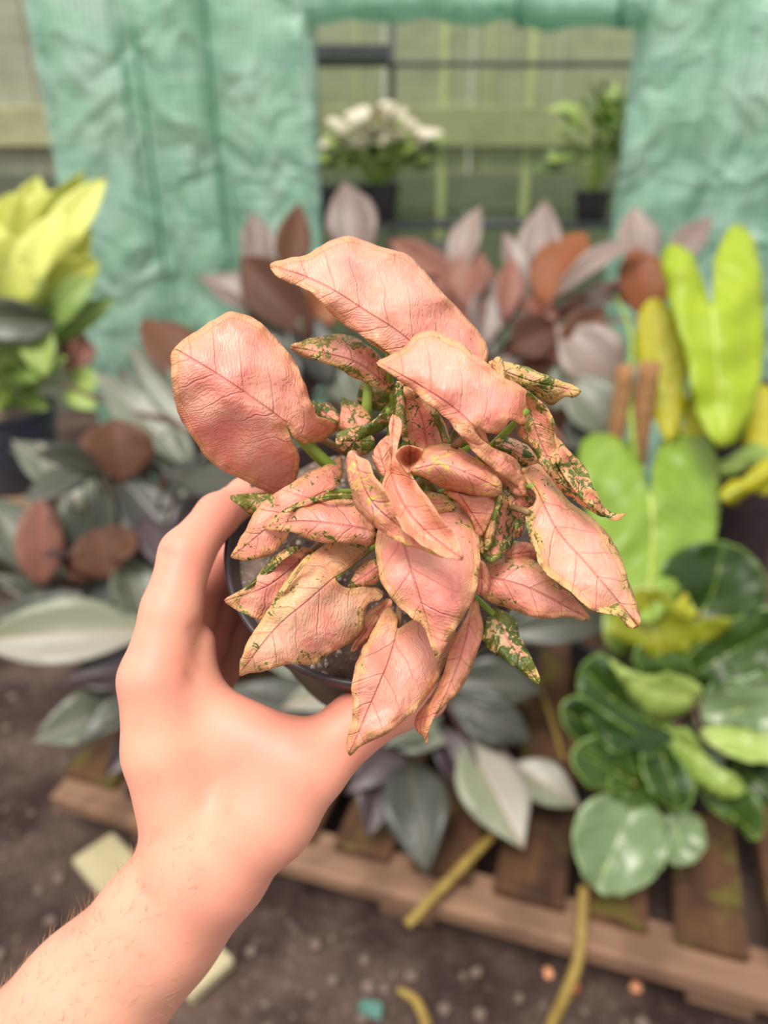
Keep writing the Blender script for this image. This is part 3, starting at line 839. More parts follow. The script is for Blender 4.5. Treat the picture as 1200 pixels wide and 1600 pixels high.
# --- tall red-stemmed plant behind
lb = G(760, 790, 0.125); lb = Vector((P(760, 500, 1.62).x, 1.72, 0.0)); lb.z = stand(lb.x, lb.y)
Bp = potted('red_stem_plant', 'tall reddish-stemmed plant with upright mauve and brown leaves before the greenhouse doorway', lb, 0.11, 0.19)
cb = lb+Vector((0, 0, 0.2))
up_ = P(770, 600, 1.64)
for b, e, wd, mt, kw in [
    ((690, 430, 1.62), (608, 374, 1.64), 46, R_S, {}), ((725, 470, 1.62), (640, 378, 1.64), 50, R_S, {}),
    ((712, 440, 1.62), (752, 322, 1.66), 48, M_B, {}), ((728, 485, 1.6), (742, 382, 1.62), 62, R_S, {}),
    ((835, 450, 1.62), (852, 312, 1.66), 62, M_B, {}), ((842, 475, 1.58), (912, 362, 1.62), 74, O_S, dict(shape='oval')),
    ((822, 480, 1.6), (788, 362, 1.64), 44, M_B, {}), ((862, 470, 1.56), (1012, 388, 1.56), 34, M_B, dict(droop=0.25)),
    ((1000, 430, 1.58), (990, 322, 1.62), 66, M_B, {}), ((1012, 500, 1.56), (990, 388, 1.58), 72, O_S, dict(shape='oval')),
    ((1030, 430, 1.58), (1112, 338, 1.64), 44, M_B, {}), ((968, 612, 1.5), (868, 508, 1.54), 92, [MAUVE, BRN], {}),
    ((798, 548, 1.56), (872, 510, 1.56), 70, B_S, dict(shape='oval')), ((965, 690, 1.46), (880, 585, 1.5), 86, S_B, {}),
    ((770, 560, 1.58), (795, 450, 1.62), 70, S_B, {}), ((780, 590, 1.58), (830, 470, 1.6), 66, M_B, {}),
    ((745, 540, 1.6), (700, 440, 1.64), 62, R_S, {}), ((755, 545, 1.58), (765, 430, 1.62), 56, M_B, {}),
    ((810, 545, 1.58), (858, 450, 1.6), 64, R_S, {}), ((875, 560, 1.52), (945, 480, 1.54), 62, B_S, {}),
    ((860, 640, 1.5), (930, 560, 1.52), 70, S_B, {}), ((880, 700, 1.48), (975, 630, 1.48), 66, D_B, {}),
    ((790, 500, 1.56), (800, 400, 1.58), 40, R_S, {}),
]:
    BL(Bp, up_, b, e, wd, mt, pet=STEM_R, **kw)
tube('stem', [cb-Vector((0, 0, 0.03)), (cb+up_)/2+Vector((0.01, 0.03, 0)), up_+Vector((0, 0, 0.02))], [0.016, 0.013, 0.01], STEM_R, Bp, 8, 5)
filler(Bp, up_+Vector((0.05, 0.05, 0.0)), 34, [M_B, D_B, R_S, B_S, S_B], 55, 0.15, 0.4, 0.16, -0.15, 0.25, STEM_R, ymin=1.6)
filler(Bp, up_-Vector((0, 0, 0.1)), 40, [S_B, D_B, D_B, R_S, B_S], 5, 0.17, 0.42, 0.14, -0.25, 0.2, STEM_R, ymin=1.55)

# --- silver plant between them, seen above and behind the pink plant
lc = Vector((P(450, 600, 1.66).x, 1.76, 0.0)); lc.z = stand(lc.x, lc.y)
Cp = potted('grey_leaf_plant', 'grey-leaved plant with brown undersides in front of the green panel edge', lc, 0.10, 0.18)
cc = lc+Vector((0, 0, 0.19)); uc = P(480, 620, 1.68)
for b, e, wd, mt, kw in [
    ((432, 500, 1.64), (310, 432, 1.66), 56, M_B, {}), ((420, 440, 1.66), (392, 332, 1.68), 50, M_B, {}),
    ((446, 440, 1.66), (468, 316, 1.68), 52, [BRN, SIL], {}), ((488, 530, 1.62), (376, 398, 1.66), 82, B_S, {}),
    ((568, 420, 1.70), (538, 284, 1.74), 74, [MAUVE, BRN], dict(fold=0.1)), ((480, 520, 1.64), (520, 438, 1.66), 60, O_S, dict(shape='oval')),
    ((470, 560, 1.62), (390, 470, 1.66), 86, S_B, {}), ((520, 600, 1.62), (450, 480, 1.64), 70, D_B, {}),
    ((560, 640, 1.62), (520, 540, 1.66), 72, S_B, {}), ((470, 640, 1.6), (400, 540, 1.64), 80, D_B, {}),
    ((600, 480, 1.68), (640, 385, 1.72), 60, R_S, {}), ((430, 640, 1.6), (330, 540, 1.66), 76, D_B, {}),
]:
    BL(Cp, uc, b, e, wd, mt, pet=STEM_D, **kw)
tube('stem', [cc-Vector((0, 0, 0.03)), (cc+uc)/2+Vector((0.01, 0.03, 0)), uc+Vector((0, 0, 0.02))], [0.016, 0.013, 0.01], STEM_D, Cp, 8, 5)
filler(Cp, uc-Vector((0, 0, 0.12)), 44, [S_B, D_B, D_B, B_S], 8, 0.18, 0.42, 0.15, -0.3, 0.15, ymin=1.55)

# --- low silver plant on the pallet
ld = G(640, 1140, 0.125); ld.z = 0.125
Dp = potted('low_silver_plant', 'silver plant with broad pale striped leaves lying over the pallet slats', ld, 0.085, 0.13)
cdn = ld+Vector((0, 0, 0.14))
for b, e, wd, mt, kw in [
    ((728, 1152, 1.36), (818, 1326, 1.22), 108, W_B, dict(fold=0.08)), ((800, 1192, 1.34), (908, 1262, 1.28), 62, W_B, {}),
    ((636, 1180, 1.34), (668, 1368, 1.20), 98, D_B, dict(fold=0.1)), ((606, 1180, 1.36), (575, 1310, 1.26), 66, P_P, {}),
    ((700, 1090, 1.40), (836, 1160, 1.36), 76, D_B, {}), ((775, 990, 1.40), (985, 972, 1.40), 54, [SIL_D, BRN], {}),
    ((575, 1075, 1.38), (440, 1106, 1.33), 54, W_B, {}), ((600, 1140, 1.36), (700, 1160, 1.32), 60, S_B, {}),
    ((690, 1120, 1.38), (600, 1165, 1.30), 50, S_B, {}), ((560, 1110, 1.38), (350, 1075, 1.36), 60, D_B, {}),
    ((680, 1130, 1.38), (740, 1250, 1.30), 60, P_P, {}), ((640, 1150, 1.36), (540, 1240, 1.28), 60, P_P, {}),
    ((700, 1060, 1.42), (850, 1080, 1.40), 70, D_B, {}), ((560, 1060, 1.42), (380, 1010, 1.42), 60, S_B, {}),
    ((720, 1000, 1.44), (880, 930, 1.46), 66, D_B, {}),
]:
    BL(Dp, cdn, b, e, wd, mt, **kw)
filler(Dp, cdn, 36, [S_B, D_B, P_P, D_B], 21, 0.17, 0.42, 0.13, 0.02, 0.28, ymin=ld.y-0.05)

# --- lime plant with coir pole (outlines of its broad lobed leaves)
RIB = m_plain('pale_midrib', L(176, 194, 92), L(194, 208, 116), 40, 0.45, 0.1)
def PL(t, outline, mid_, zb, zt, mats, crown=None, pet=None, pr=0.005, name='leaf', rib=0.0035, **kw):
    kw.setdefault('sp', 12.0); kw.setdefault('thick', 0.0012); kw.setdefault('rel', 0.005); kw.setdefault('vsp', 0.03)
    lo_ = leaf_obj(leaf_patch(outline, mid_, zb, zt, **kw), mats, t, name)
    nr_ = len(leaf_patch.rib)
    vr, fr = tube_data(leaf_patch.rib, [rib*(1-0.8*k/nr_) for k in range(nr_)], 6)
    mesh('midrib', vr, fr, [RIB], lo_)
    if pet:
        c = Vector(crown); B = P(mid_[0][0], mid_[0][1], zb+0.004)
        tube('petiole', [c, (c+B)/2+Vector((0, 0.04, 0.03)), B], [pr*1.3, pr, pr*0.9], pet, t, 7, 5)
le = G(1060, 1010, 0.125); le = Vector((0.50, 1.335, 0.125))
Lp = potted('lime_plant', 'bright lime-green plant with large lobed leaves climbing a coir pole', le, 0.10, 0.17)
cl_ = le+Vector((0, 0, 0.17)); ul = P(1020, 860, 1.40)
LL = [LIME, LIME]; LP = [LIME_P, LIME_P]; YY = [YEL, YEL]
PL(Lp, [(1112, 478), (1100, 440), (1085, 400), (1060, 382), (1036, 386), (1034, 420), (1045, 470), (1065, 530), (1080, 600), (1095, 660), (1118, 692), (1145, 694), (1170, 660), (1188, 600), (1194, 520), (1192, 440), (1180, 380), (1158, 350), (1136, 360), (1118, 400), (1114, 440)],
   [(1112, 482), (1120, 560), (1130, 690)], 1.32, 1.28, LL, ul, STEM_G, droop=-0.01, cl=0.05, cr=0.04, seed=1.0, wave=0.03)
PL(Lp, [(1046, 692), (1020, 650), (998, 590), (992, 530), (1002, 482), (1022, 466), (1048, 482), (1068, 530), (1074, 590), (1066, 650)], [(1046, 690), (1030, 580), (1014, 470)], 1.36, 1.42, YY, ul, STEM_G, cl=0.03, cr=-0.02, seed=2.0)
PL(Lp, [(1062, 690), (1070, 640), (1086, 590), (1106, 600), (1112, 650), (1100, 690), (1080, 700)], [(1066, 690), (1095, 600)], 1.38, 1.40, YY, ul, STEM_G, cl=0.02, cr=0.02, seed=2.5)
PL(Lp, [(1016, 772), (1006, 735), (985, 700), (950, 676), (920, 680), (904, 705), (908, 760), (925, 830), (950, 890), (985, 950), (1010, 975), (1045, 950), (1090, 900), (1118, 840), (1126, 770), (1118, 710), (1095, 672), (1060, 668), (1032, 690), (1020, 730)],
   [(1016, 775), (1020, 850), (1010, 970)], 1.30, 1.20, LP, ul, STEM_G, cl=0.05, cr=0.05, seed=3.0, wave=0.03)
PL(Lp, [(1175, 760), (1160, 690), (1170, 620), (1195, 600), (1225, 640), (1230, 720), (1205, 770)], [(1190, 765), (1200, 610)], 1.38, 1.42, YY, ul, STEM_G, cl=0.03, cr=0.02, seed=4.0)
PL(Lp, [(1125, 775), (1140, 752), (1165, 745), (1190, 722), (1215, 716), (1225, 735), (1195, 760), (1165, 775), (1145, 790)], [(1128, 778), (1220, 722)], 1.34, 1.36, YY, ul, STEM_G, cl=0.02, cr=0.03, seed=5.0, ruffle=0.01)
PL(Lp, [(1120, 730), (1150, 705), (1190, 690), (1225, 700), (1225, 730), (1180, 725), (1140, 745)], [(1120, 735), (1220, 712)], 1.36, 1.40, [OLV, OLV], ul, STEM_G, cl=0.02, cr=0.02, seed=6.0)
tube('petiole', [ul, P(990, 700, 1.36), P(985, 600, 1.38), P(985, 520, 1.40), P(962, 462, 1.42)], [0.007, 0.006, 0.006, 0.005, 0.002], STEM_G, Lp, 7, 5)
for (x0, wd, yt, z) in ((1016, 34, 568, 1.33), (978, 28, 572, 1.335)):
    top_ = P(x0, yt, z); bt = Vector((top_.x, top_.y, le.z+0.15)); rp_ = wd/2/FPX*z
    o_ = tube('coir_pole', [bt, (bt+top_)/2, top_], rp_, COIR, Lp, 14, 8)
tube('stem', [cl_-Vector((0, 0, 0.02)), (cl_+ul)/2+Vector((0.01, 0.02, 0)), ul], [0.014, 0.012, 0.01], STEM_G, Lp, 8, 5)

# --- glossy dark green plant at the pallet's front
lf = G(1075, 1235, 0.125); lf.z = 0.125
Ep = potted('glossy_rubber_plant', 'dense glossy dark green plant with rounded cupped leaves at the pallet front', lf, 0.07, 0.11)
ce = lf+Vector((0, 0, 0.12)); ue = P(1055, 1090, 1.27)
GG, G2, ML, OY = [DKG, MDG], [DKG2, MDG], [MDG, MDG], [OLY, OLY]
for ol, md, zb, zt, mt, kw in [
    ([(1030, 905), (1045, 870), (1080, 850), (1130, 846), (1175, 868), (1197, 905), (1192, 950), (1165, 985), (1125, 1002), (1080, 985), (1045, 950)], [(1080, 990), (1115, 920), (1130, 850)], 1.25, 1.24, GG, dict(cl=-0.03, cr=-0.03)),
    ([(948, 985), (975, 940), (1005, 918), (1040, 925), (1085, 962), (1145, 968), (1118, 1000), (1062, 1022), (1042, 1052), (1012, 1030), (980, 1005)], [(1042, 1050), (1020, 980), (1000, 925)], 1.24, 1.19, OY, dict(cl=-0.03, cr=-0.03)),
    ([(1058, 945), (1072, 925), (1080, 950), (1098, 965), (1080, 968), (1066, 962)], [(1090, 962), (1070, 928)], 1.20, 1.20, YY, {}),
    ([(953, 1028), (980, 1046), (1020, 1056), (1048, 1052), (1098, 1072), (1088, 1100), (1052, 1126), (1012, 1122), (982, 1085), (962, 1050)], [(1085, 1092), (1020, 1080), (956, 1030)], 1.20, 1.17, ML, dict(cl=0.03, cr=-0.03)),
    ([(905, 1050), (935, 1020), (985, 1060), (1015, 1125), (1050, 1130), (1060, 1150), (1010, 1185), (950, 1170), (910, 1110)], [(1058, 1145), (980, 1110), (915, 1050)], 1.22, 1.19, GG, dict(cl=-0.03, cr=-0.02)),
    ([(1070, 1040), (1100, 1000), (1150, 962), (1215, 955), (1220, 1040), (1160, 1068), (1110, 1072)], [(1072, 1060), (1140, 1020), (1215, 980)], 1.24, 1.22, GG, dict(cl=-0.02, cr=-0.03)),
    ([(1092, 1145), (1130, 1135), (1215, 1150), (1215, 1188), (1160, 1188), (1120, 1170)], [(1096, 1148), (1210, 1170)], 1.22, 1.19, ML, dict(cl=0.02, cr=-0.02)),
    ([(1095, 1110), (1110, 1070), (1150, 1060), (1215, 1050), (1215, 1145), (1150, 1138), (1110, 1140)], [(1098, 1120), (1210, 1100)], 1.24, 1.22, G2, dict(cl=-0.02, cr=-0.02)),
    ([(875, 1110), (900, 1085), (940, 1110), (1000, 1150), (1030, 1180), (1000, 1205), (940, 1185), (895, 1150)], [(1025, 1180), (950, 1150), (880, 1110)], 1.22, 1.18, GG, dict(cl=-0.02, cr=-0.02)),
    ([(900, 1165), (945, 1150), (990, 1190), (1000, 1230), (960, 1235), (915, 1225), (895, 1195)], [(995, 1225), (905, 1175)], 1.20, 1.17, GG, dict(cl=-0.02, cr=0.01)),
    ([(898, 1285), (918, 1252), (968, 1236), (1018, 1250), (1045, 1300), (1040, 1345), (1010, 1382), (962, 1402), (918, 1380), (897, 1330)], [(1010, 1240), (970, 1300), (935, 1385)], 1.21, 1.15, G2, dict(cl=-0.012, cr=-0.012, wave=0.01)),
    ([(1035, 1275), (1065, 1265), (1095, 1280), (1104, 1312), (1088, 1346), (1055, 1352), (1030, 1325)], [(1050, 1262), (1068, 1345)], 1.22, 1.18, G2, {}),
    ([(1085, 1215), (1130, 1215), (1180, 1245), (1196, 1285), (1180, 1316), (1150, 1290), (1110, 1262)], [(1085, 1218), (1180, 1305)], 1.22, 1.18, GG, dict(cl=-0.02)),
    ([(1040, 1150), (1075, 1140), (1110, 1190), (1155, 1215), (1165, 1240), (1120, 1245), (1070, 1220), (1040, 1190)], [(1048, 1150), (1155, 1232)], 1.21, 1.17, ML, dict(cl=-0.03, cr=0.02)),
    ([(1025, 1140), (1060, 1180), (1085, 1230), (1070, 1265), (1030, 1255), (1005, 1210), (1005, 1165)], [(1025, 1145), (1060, 1260)], 1.22, 1.18, GG, dict(cl=-0.02, cr=-0.02)),
    ([(960, 1200), (1000, 1180), (1025, 1210), (1025, 1250), (985, 1260), (955, 1240)], [(1010, 1190), (970, 1250)], 1.22, 1.19, GG, {}),
    ([(1000, 1000), (1040, 1000), (1075, 1030), (1080, 1065), (1030, 1055), (990, 1040)], [(1075, 1060), (1005, 1010)], 1.24, 1.22, GG, {}),
    ([(945, 960), (960, 905), (990, 890), (1015, 930), (1005, 990), (975, 1030), (950, 1010)], [(985, 1030), (975, 900)], 1.27, 1.26, ML, dict(cl=-0.02, cr=-0.02)),
    ([(1135, 1180), (1180, 1185), (1215, 1200), (1215, 1260), (1170, 1250), (1135, 1220)], [(1140, 1190), (1210, 1240)], 1.24, 1.20, GG, dict(cl=-0.02)),
]:
    kw.setdefault('seed', zb*3+ol[0][0]*0.01); kw.setdefault('wave', 0.016)
    PL(Ep, ol, md, zb, zt, mt, ue, STEM_D, 0.004, rib=0.0022, ruffle=0.010, **kw)
tube('stem', [ce-Vector((0, 0, 0.03)), (ce+ue)/2+Vector((0.0, 0.02, 0)), ue], [0.011, 0.01, 0.008], STEM_D, Ep, 8, 5)
filler(Ep, ue-Vector((0, 0, 0.05)), 30, [GG, GG, G2], 31, 0.10, 0.75, 0.07, -0.12, 0.16, STEM_D, shape='round', ymin=ue.y-0.03)

# --- dark pot at the right edge
rp0 = Vector((P(1215, 850, 1.55).x+0.02, 1.62, 0.0)); rp0.z = stand(rp0.x, rp0.y); pass
Rt = potted('empty_black_pot', 'tall black plant pot behind the lime leaves', rp0, 0.12, 0.62, POT_BLACK, 'pot')
rk = P(1165, 860, 1.6)
# --- yellow-green plant in slate pot, left
bz = BH
fp = G(40, 695, bz); fp = Vector((P(42, 620, 2.25).x, bo.y+0.17, bz))
Fp = potted('yellow_green_plant', 'yellow-green leafy plant in a dark slate plastic pot on the bench', fp, 0.145, 0.235, POT_NAVY)
cf = fp+Vector((0, 0, 0.22))
Y_, O_ = [YLG, YLG], [OLV, OLV]
zf = 2.2
for b, e, wd, mt in [
    ((40, 440, 2.2), (130, 268, 2.2), 62, Y_), ((60, 470, 2.15), (165, 278, 2.15), 58, Y_), ((20, 440, 2.2), (60, 275, 2.2), 56, Y_),
    ((10, 420, 2.2), (20, 300, 2.2), 60, Y_), ((50, 480, 2.1), (155, 405, 2.1), 60, Y_), ((20, 470, 2.1), (-40, 330, 2.1), 70, Y_),
    ((70, 520, 2.1), (150, 430, 2.1), 46, O_), ((60, 540, 2.1), (180, 465, 2.15), 36, O_), ((90, 505, 2.0), (-60, 500, 2.0), 66, [SIL, OLV]),
    ((60, 500, 2.05), (70, 590, 2.0), 50, O_), ((30, 510, 2.05), (-10, 570, 2.0), 60, O_), ((0, 440, 2.1), (30, 370, 2.05), 70, Y_),
    ((30, 460, 2.05), (100, 330, 2.05), 54, Y_), ((10, 500, 2.05), (60, 400, 2.05), 66, O_), ((0, 480, 2.0), (20, 400, 2.0), 80, Y_),
    ((40, 500, 2.1), (130, 500, 2.1), 50, O_), ((20, 400, 2.2), (100, 300, 2.22), 66, Y_), ((70, 440, 2.15), (140, 350, 2.15), 60, Y_),
]:
    BL(Fp, cf, b, e, wd, mt, 'oval', pet=STEM_G, pr=0.005, up=0.2)
filler(Fp, cf+Vector((-0.03, 0, 0.12)), 22, [Y_, O_, O_], 3, 0.16, 0.45, 0.1, -0.08, 0.15, STEM_G, shape='oval')
# withered reddish leaves at its foot
for b, e, wd, mt in [((118, 590, 2.15), (112, 500, 2.2), 40, [RED, ORG]), ((108, 560, 2.15), (140, 545, 2.15), 34, [ORG, RED]), ((122, 575, 2.12), (132, 525, 2.15), 36, [RED, ORG]), ((110, 600, 2.1), (150, 640, 2.05), 40, O_), ((112, 590, 2.12), (160, 600, 2.1), 34, O_)]:
    BL(Fp, cf, b, e, wd, mt, 'oval', pet=STEM_G, pr=0.004, up=0.2)

# ------------------------------------------------------------------ loose things on the ground
def stem_thing(name, label, pts, radii, mat, group=None):
    o = tube(name, pts, radii, mat, None, 8, 8, base=pts[0])
    return tag(o, label, 'stem', group)
a1, a2 = G(775, 1305, 0.13), G(636, 1452, 0.108)
stem_thing('dry_stem', 'thick dry yellow stem lying diagonally over the pallet edge', [a1+Vector((0, 0, 0.010)), (a1+a2)/2+Vector((0.004, 0, 0.018)), a2+Vector((0, 0, 0.010))], [0.008, 0.0095, 0.0085], STRAW)
b1, b2 = G(912, 1385, 0.14), G(858, 1612, 0.0)
stem_thing('dry_stem', 'thin straight yellow stem hanging from pallet to soil', [b1, (b1+b2)/2+Vector((0.01, -0.02, 0.02)), b2+Vector((0, 0, 0.008))], [0.009, 0.0095, 0.009], STRAW)
c1, c2, c3 = G(622, 1552, 0.0), G(650, 1572, 0.0), G(668, 1612, 0.0)
stem_thing('dry_stem', 'short curled brown stem lying on bare soil', [c1+Vector((0, 0, 0.01)), c2+Vector((0, 0, 0.012)), c3+Vector((0, 0, 0.01))], [0.005, 0.008, 0.009], STRAW)
d1, d2, d3 = G(838, 1060, 0.15), G(862, 1130, 0.135), G(880, 1190, 0.13)
stem_thing('dry_stem', 'thin amber stem lying on the slats beside the glossy plant', [d1+Vector((0, 0, 0.006)), d2+Vector((0, 0, 0.006)), d3+Vector((0, 0, 0.004))], [0.004, 0.005, 0.004], STRAW)

def stone(name, c, r, mat, label, cat_, group=None, seed=0, flat=0.7):
    rg = random.Random(seed)
    vs, fs = [], []
    nlat, nlon = 5, 8
    vs.append(Vector((0, 0, -1)))
    for i in range(1, nlat):
        ph = math.pi*i/nlat-math.pi/2
        for k in range(nlon):
            th = 2*math.pi*k/nlon
            vs.append(Vector((math.cos(ph)*math.cos(th), math.cos(ph)*math.sin(th), math.sin(ph))))
    vs.append(Vector((0, 0, 1)))
    off = Vector((rg.random()*9, rg.random()*9, rg.random()*9))
    sc = Vector((rg.uniform(.8, 1.25), rg.uniform(.8, 1.2), flat))
    vv = []
    for v in vs:
        k = 1+0.35*noise.noise(v*1.3+off)
        vv.append(Vector((v.x*sc.x, v.y*sc.y, v.z*sc.z))*k*r+Vector(c))
    for k in range(nlon):
        fs.append((0, 1+(k+1) % nlon, 1+k))
        fs.append((len(vs)-1, 1+(nlat-2)*nlon+k, 1+(nlat-2)*nlon+(k+1) % nlon))
    for i in range(nlat-2):
        for k in range(nlon):
            a = 1+i*nlon+k; b = 1+i*nlon+(k+1) % nlon
            fs.append((a, b, b+nlon, a+nlon))
    o = mesh(name, vv, fs, [mat], None, True, base=Vector(c)-Vector((0, 0, r*flat*0.9)))
    return tag(o, label, cat_, group)
def on_soil(px, py, r): q = G(px, py, 0.0); return Vector((q.x, q.y, gh(q.x, q.y)+r*0.45))
stone('clay_pebble', on_soil(857, 1521, 0.010), 0.010, ORANGE, 'small round pale orange clay pebble touching the straight yellow stem', 'pebble', 'clay pebbles by the pallet', 1, 0.9)
stone('clay_pebble', on_soil(897, 1534, 0.013), 0.013, TERRA, 'larger brick-red clay pebble beside the straight yellow stem', 'pebble', 'clay pebbles by the pallet', 2, 0.9)
stone('clay_pebble', on_soil(994, 1540, 0.010), 0.010, ORANGE, 'lone pale orange clay pebble under the pallet edge', 'pebble', 'clay pebbles by the pallet', 3, 0.9)
rg = random.Random(17); k = 0; placed = []
while k < 110:
    px, py = (rg.uniform(-20, 260), rg.uniform(1040, 1500)) if k % 2 else (rg.uniform(280, 1180), rg.uniform(1440, 1620))
    q = G(px, py)
    a_, b_ = (q-pa).dot(ex), (q-pa).dot(ey)
    if -0.04 < a_ < 1.5 and b_ > -0.03: continue
    if (q-G(235, 1430)).length < 0.16 or any((q-s).length < 0.022 for s in placed): k += 0; 
    if any((q-s).length < 0.022 for s in placed) or (q-G(235, 1430)).length < 0.15:
        k += 1; continue
    placed.append(q); r = rg.uniform(0.004, 0.011)
    stone('pebble', on_soil(px, py, r), r, PEB, 'small grey-brown stone scattered on the bare soil', 'pebble', 'stones scattered on the soil', k, 0.65)
    k += 1
tq_ = G(580, 1578)
tv, tf = box_data(Vector((tq_.x, tq_.y, 0.006+gh(tq_.x, tq_.y))), Vector((0.98, -0.2, 0)), Vector((0.2, 0.98, 0)), ez, 0.019, 0.011, 0.004, 0.002, 0.002)
tag(mesh('plastic_scrap', tv, tf, [TEAL], None, False, base=(tq_.x, tq_.y, 0)), 'small teal plastic scrap lying on dark soil', 'scrap')
# cream board lying on the soil behind the wrist
q1, q2 = G(148, 1335), G(335, 1545)
da = (q2-q1); da.z = 0; dl = da.length; da.normalize(); db = Vector((-da.y, da.x, 0))
cv, cf_ = box_data((q1+q2)/2+Vector((0, 0, 0.016)), da, db, ez, dl/2, 0.042, 0.012, 0.003, 0.001)
tag(mesh('cream_board', cv, cf_, [CREAM], None, False, base=((q1.x+q2.x)/2, (q1.y+q2.y)/2, 0)), 'cream painted offcut of board lying on soil by the pallet end', 'board')

# ------------------------------------------------------------------ the held pot and its pink plant
TILT = math.radians(33)
PC = P(584, 848, 0.312)                                   # rim centre
PN = (U*math.sin(TILT)-F*math.cos(TILT)+R*0.02).normalized()
PR, PB, PH = 0.0625, 0.0455, 0.098
pbase = PC-PN*PH
HP = thing('potted_pink_syngonium', 'small black pot of pink arrow-shaped leaves flecked with green, held in a hand', 'plant', pbase)
lathe('pot', PC, PN, pot_profile(PR, PB, PH, 0.002, 0.0016, 0.009), POT_BLACK, HP, 72)
# lumpy soil disc
aN = PN.orthogonal().normalized(); bN = PN.cross(aN)
sv, sf = [PC-PN*0.009], []
NR, NS = 14, 60
for i in range(1, NR+1):
    r_ = (PR-0.0032)*i/NR
    for k in range(NS):
        th = 2*math.pi*k/NS
        x, y = r_*math.cos(th), r_*math.sin(th)
        h = noise.noise(Vector((x*90, y*90, 0)))*0.002+noise.noise(Vector((x*280, y*280, 3)))*0.0012
        sv.append(PC+aN*x+bN*y+PN*(-0.010+h))
for k in range(NS):
    sf.append((0, 1+k, 1+(k+1) % NS))
for i in range(NR-1):
    for k in range(NS):
        a = 1+i*NS+k; b = 1+i*NS+(k+1) % NS
        sf.append((a, a+NS, b+NS, b))
mesh('soil', sv, sf, [POTSOIL], HP)
# pale grit scattered over the soil
gv, gf = [], []
rg = random.Random(4)
for k in range(420):
    th, rr_ = rg.uniform(0, 6.28), (PR-0.005)*math.sqrt(rg.random())
    x, y = rr_*math.cos(th), rr_*math.sin(th); s = rg.uniform(0.0004, 0.0013)
    h = noise.noise(Vector((x*90, y*90, 0)))*0.002+noise.noise(Vector((x*280, y*280, 3)))*0.0012
    c = PC+aN*x+bN*y+PN*(-0.010+h+s*0.4); o = len(gv)
    for d in (aN, bN, -aN, -bN, PN, -PN): gv.append(c+d*s*rg.uniform(0.7, 1.3))
    for i in range(4):
        gf += [(o+i, o+(i+1) % 4, o+4), (o+(i+1) % 4, o+i, o+5)]
GRIT = m_plain('pale_grit', L(176, 160, 150), L(220, 210, 200), 300, 0.9, 0.2)
gt = mesh('grit', gv, gf, [GRIT], HP, False); gt['kind'] = 'stuff'

def soil_pt(px, py):
    """point of the soil plane under pixel (px, py)"""
    d = ray(px, py); o = PC-PN*0.012
    return CAM+d*((o-CAM).dot(PN)/d.dot(PN))
ROOT = soil_pt(625, 815)

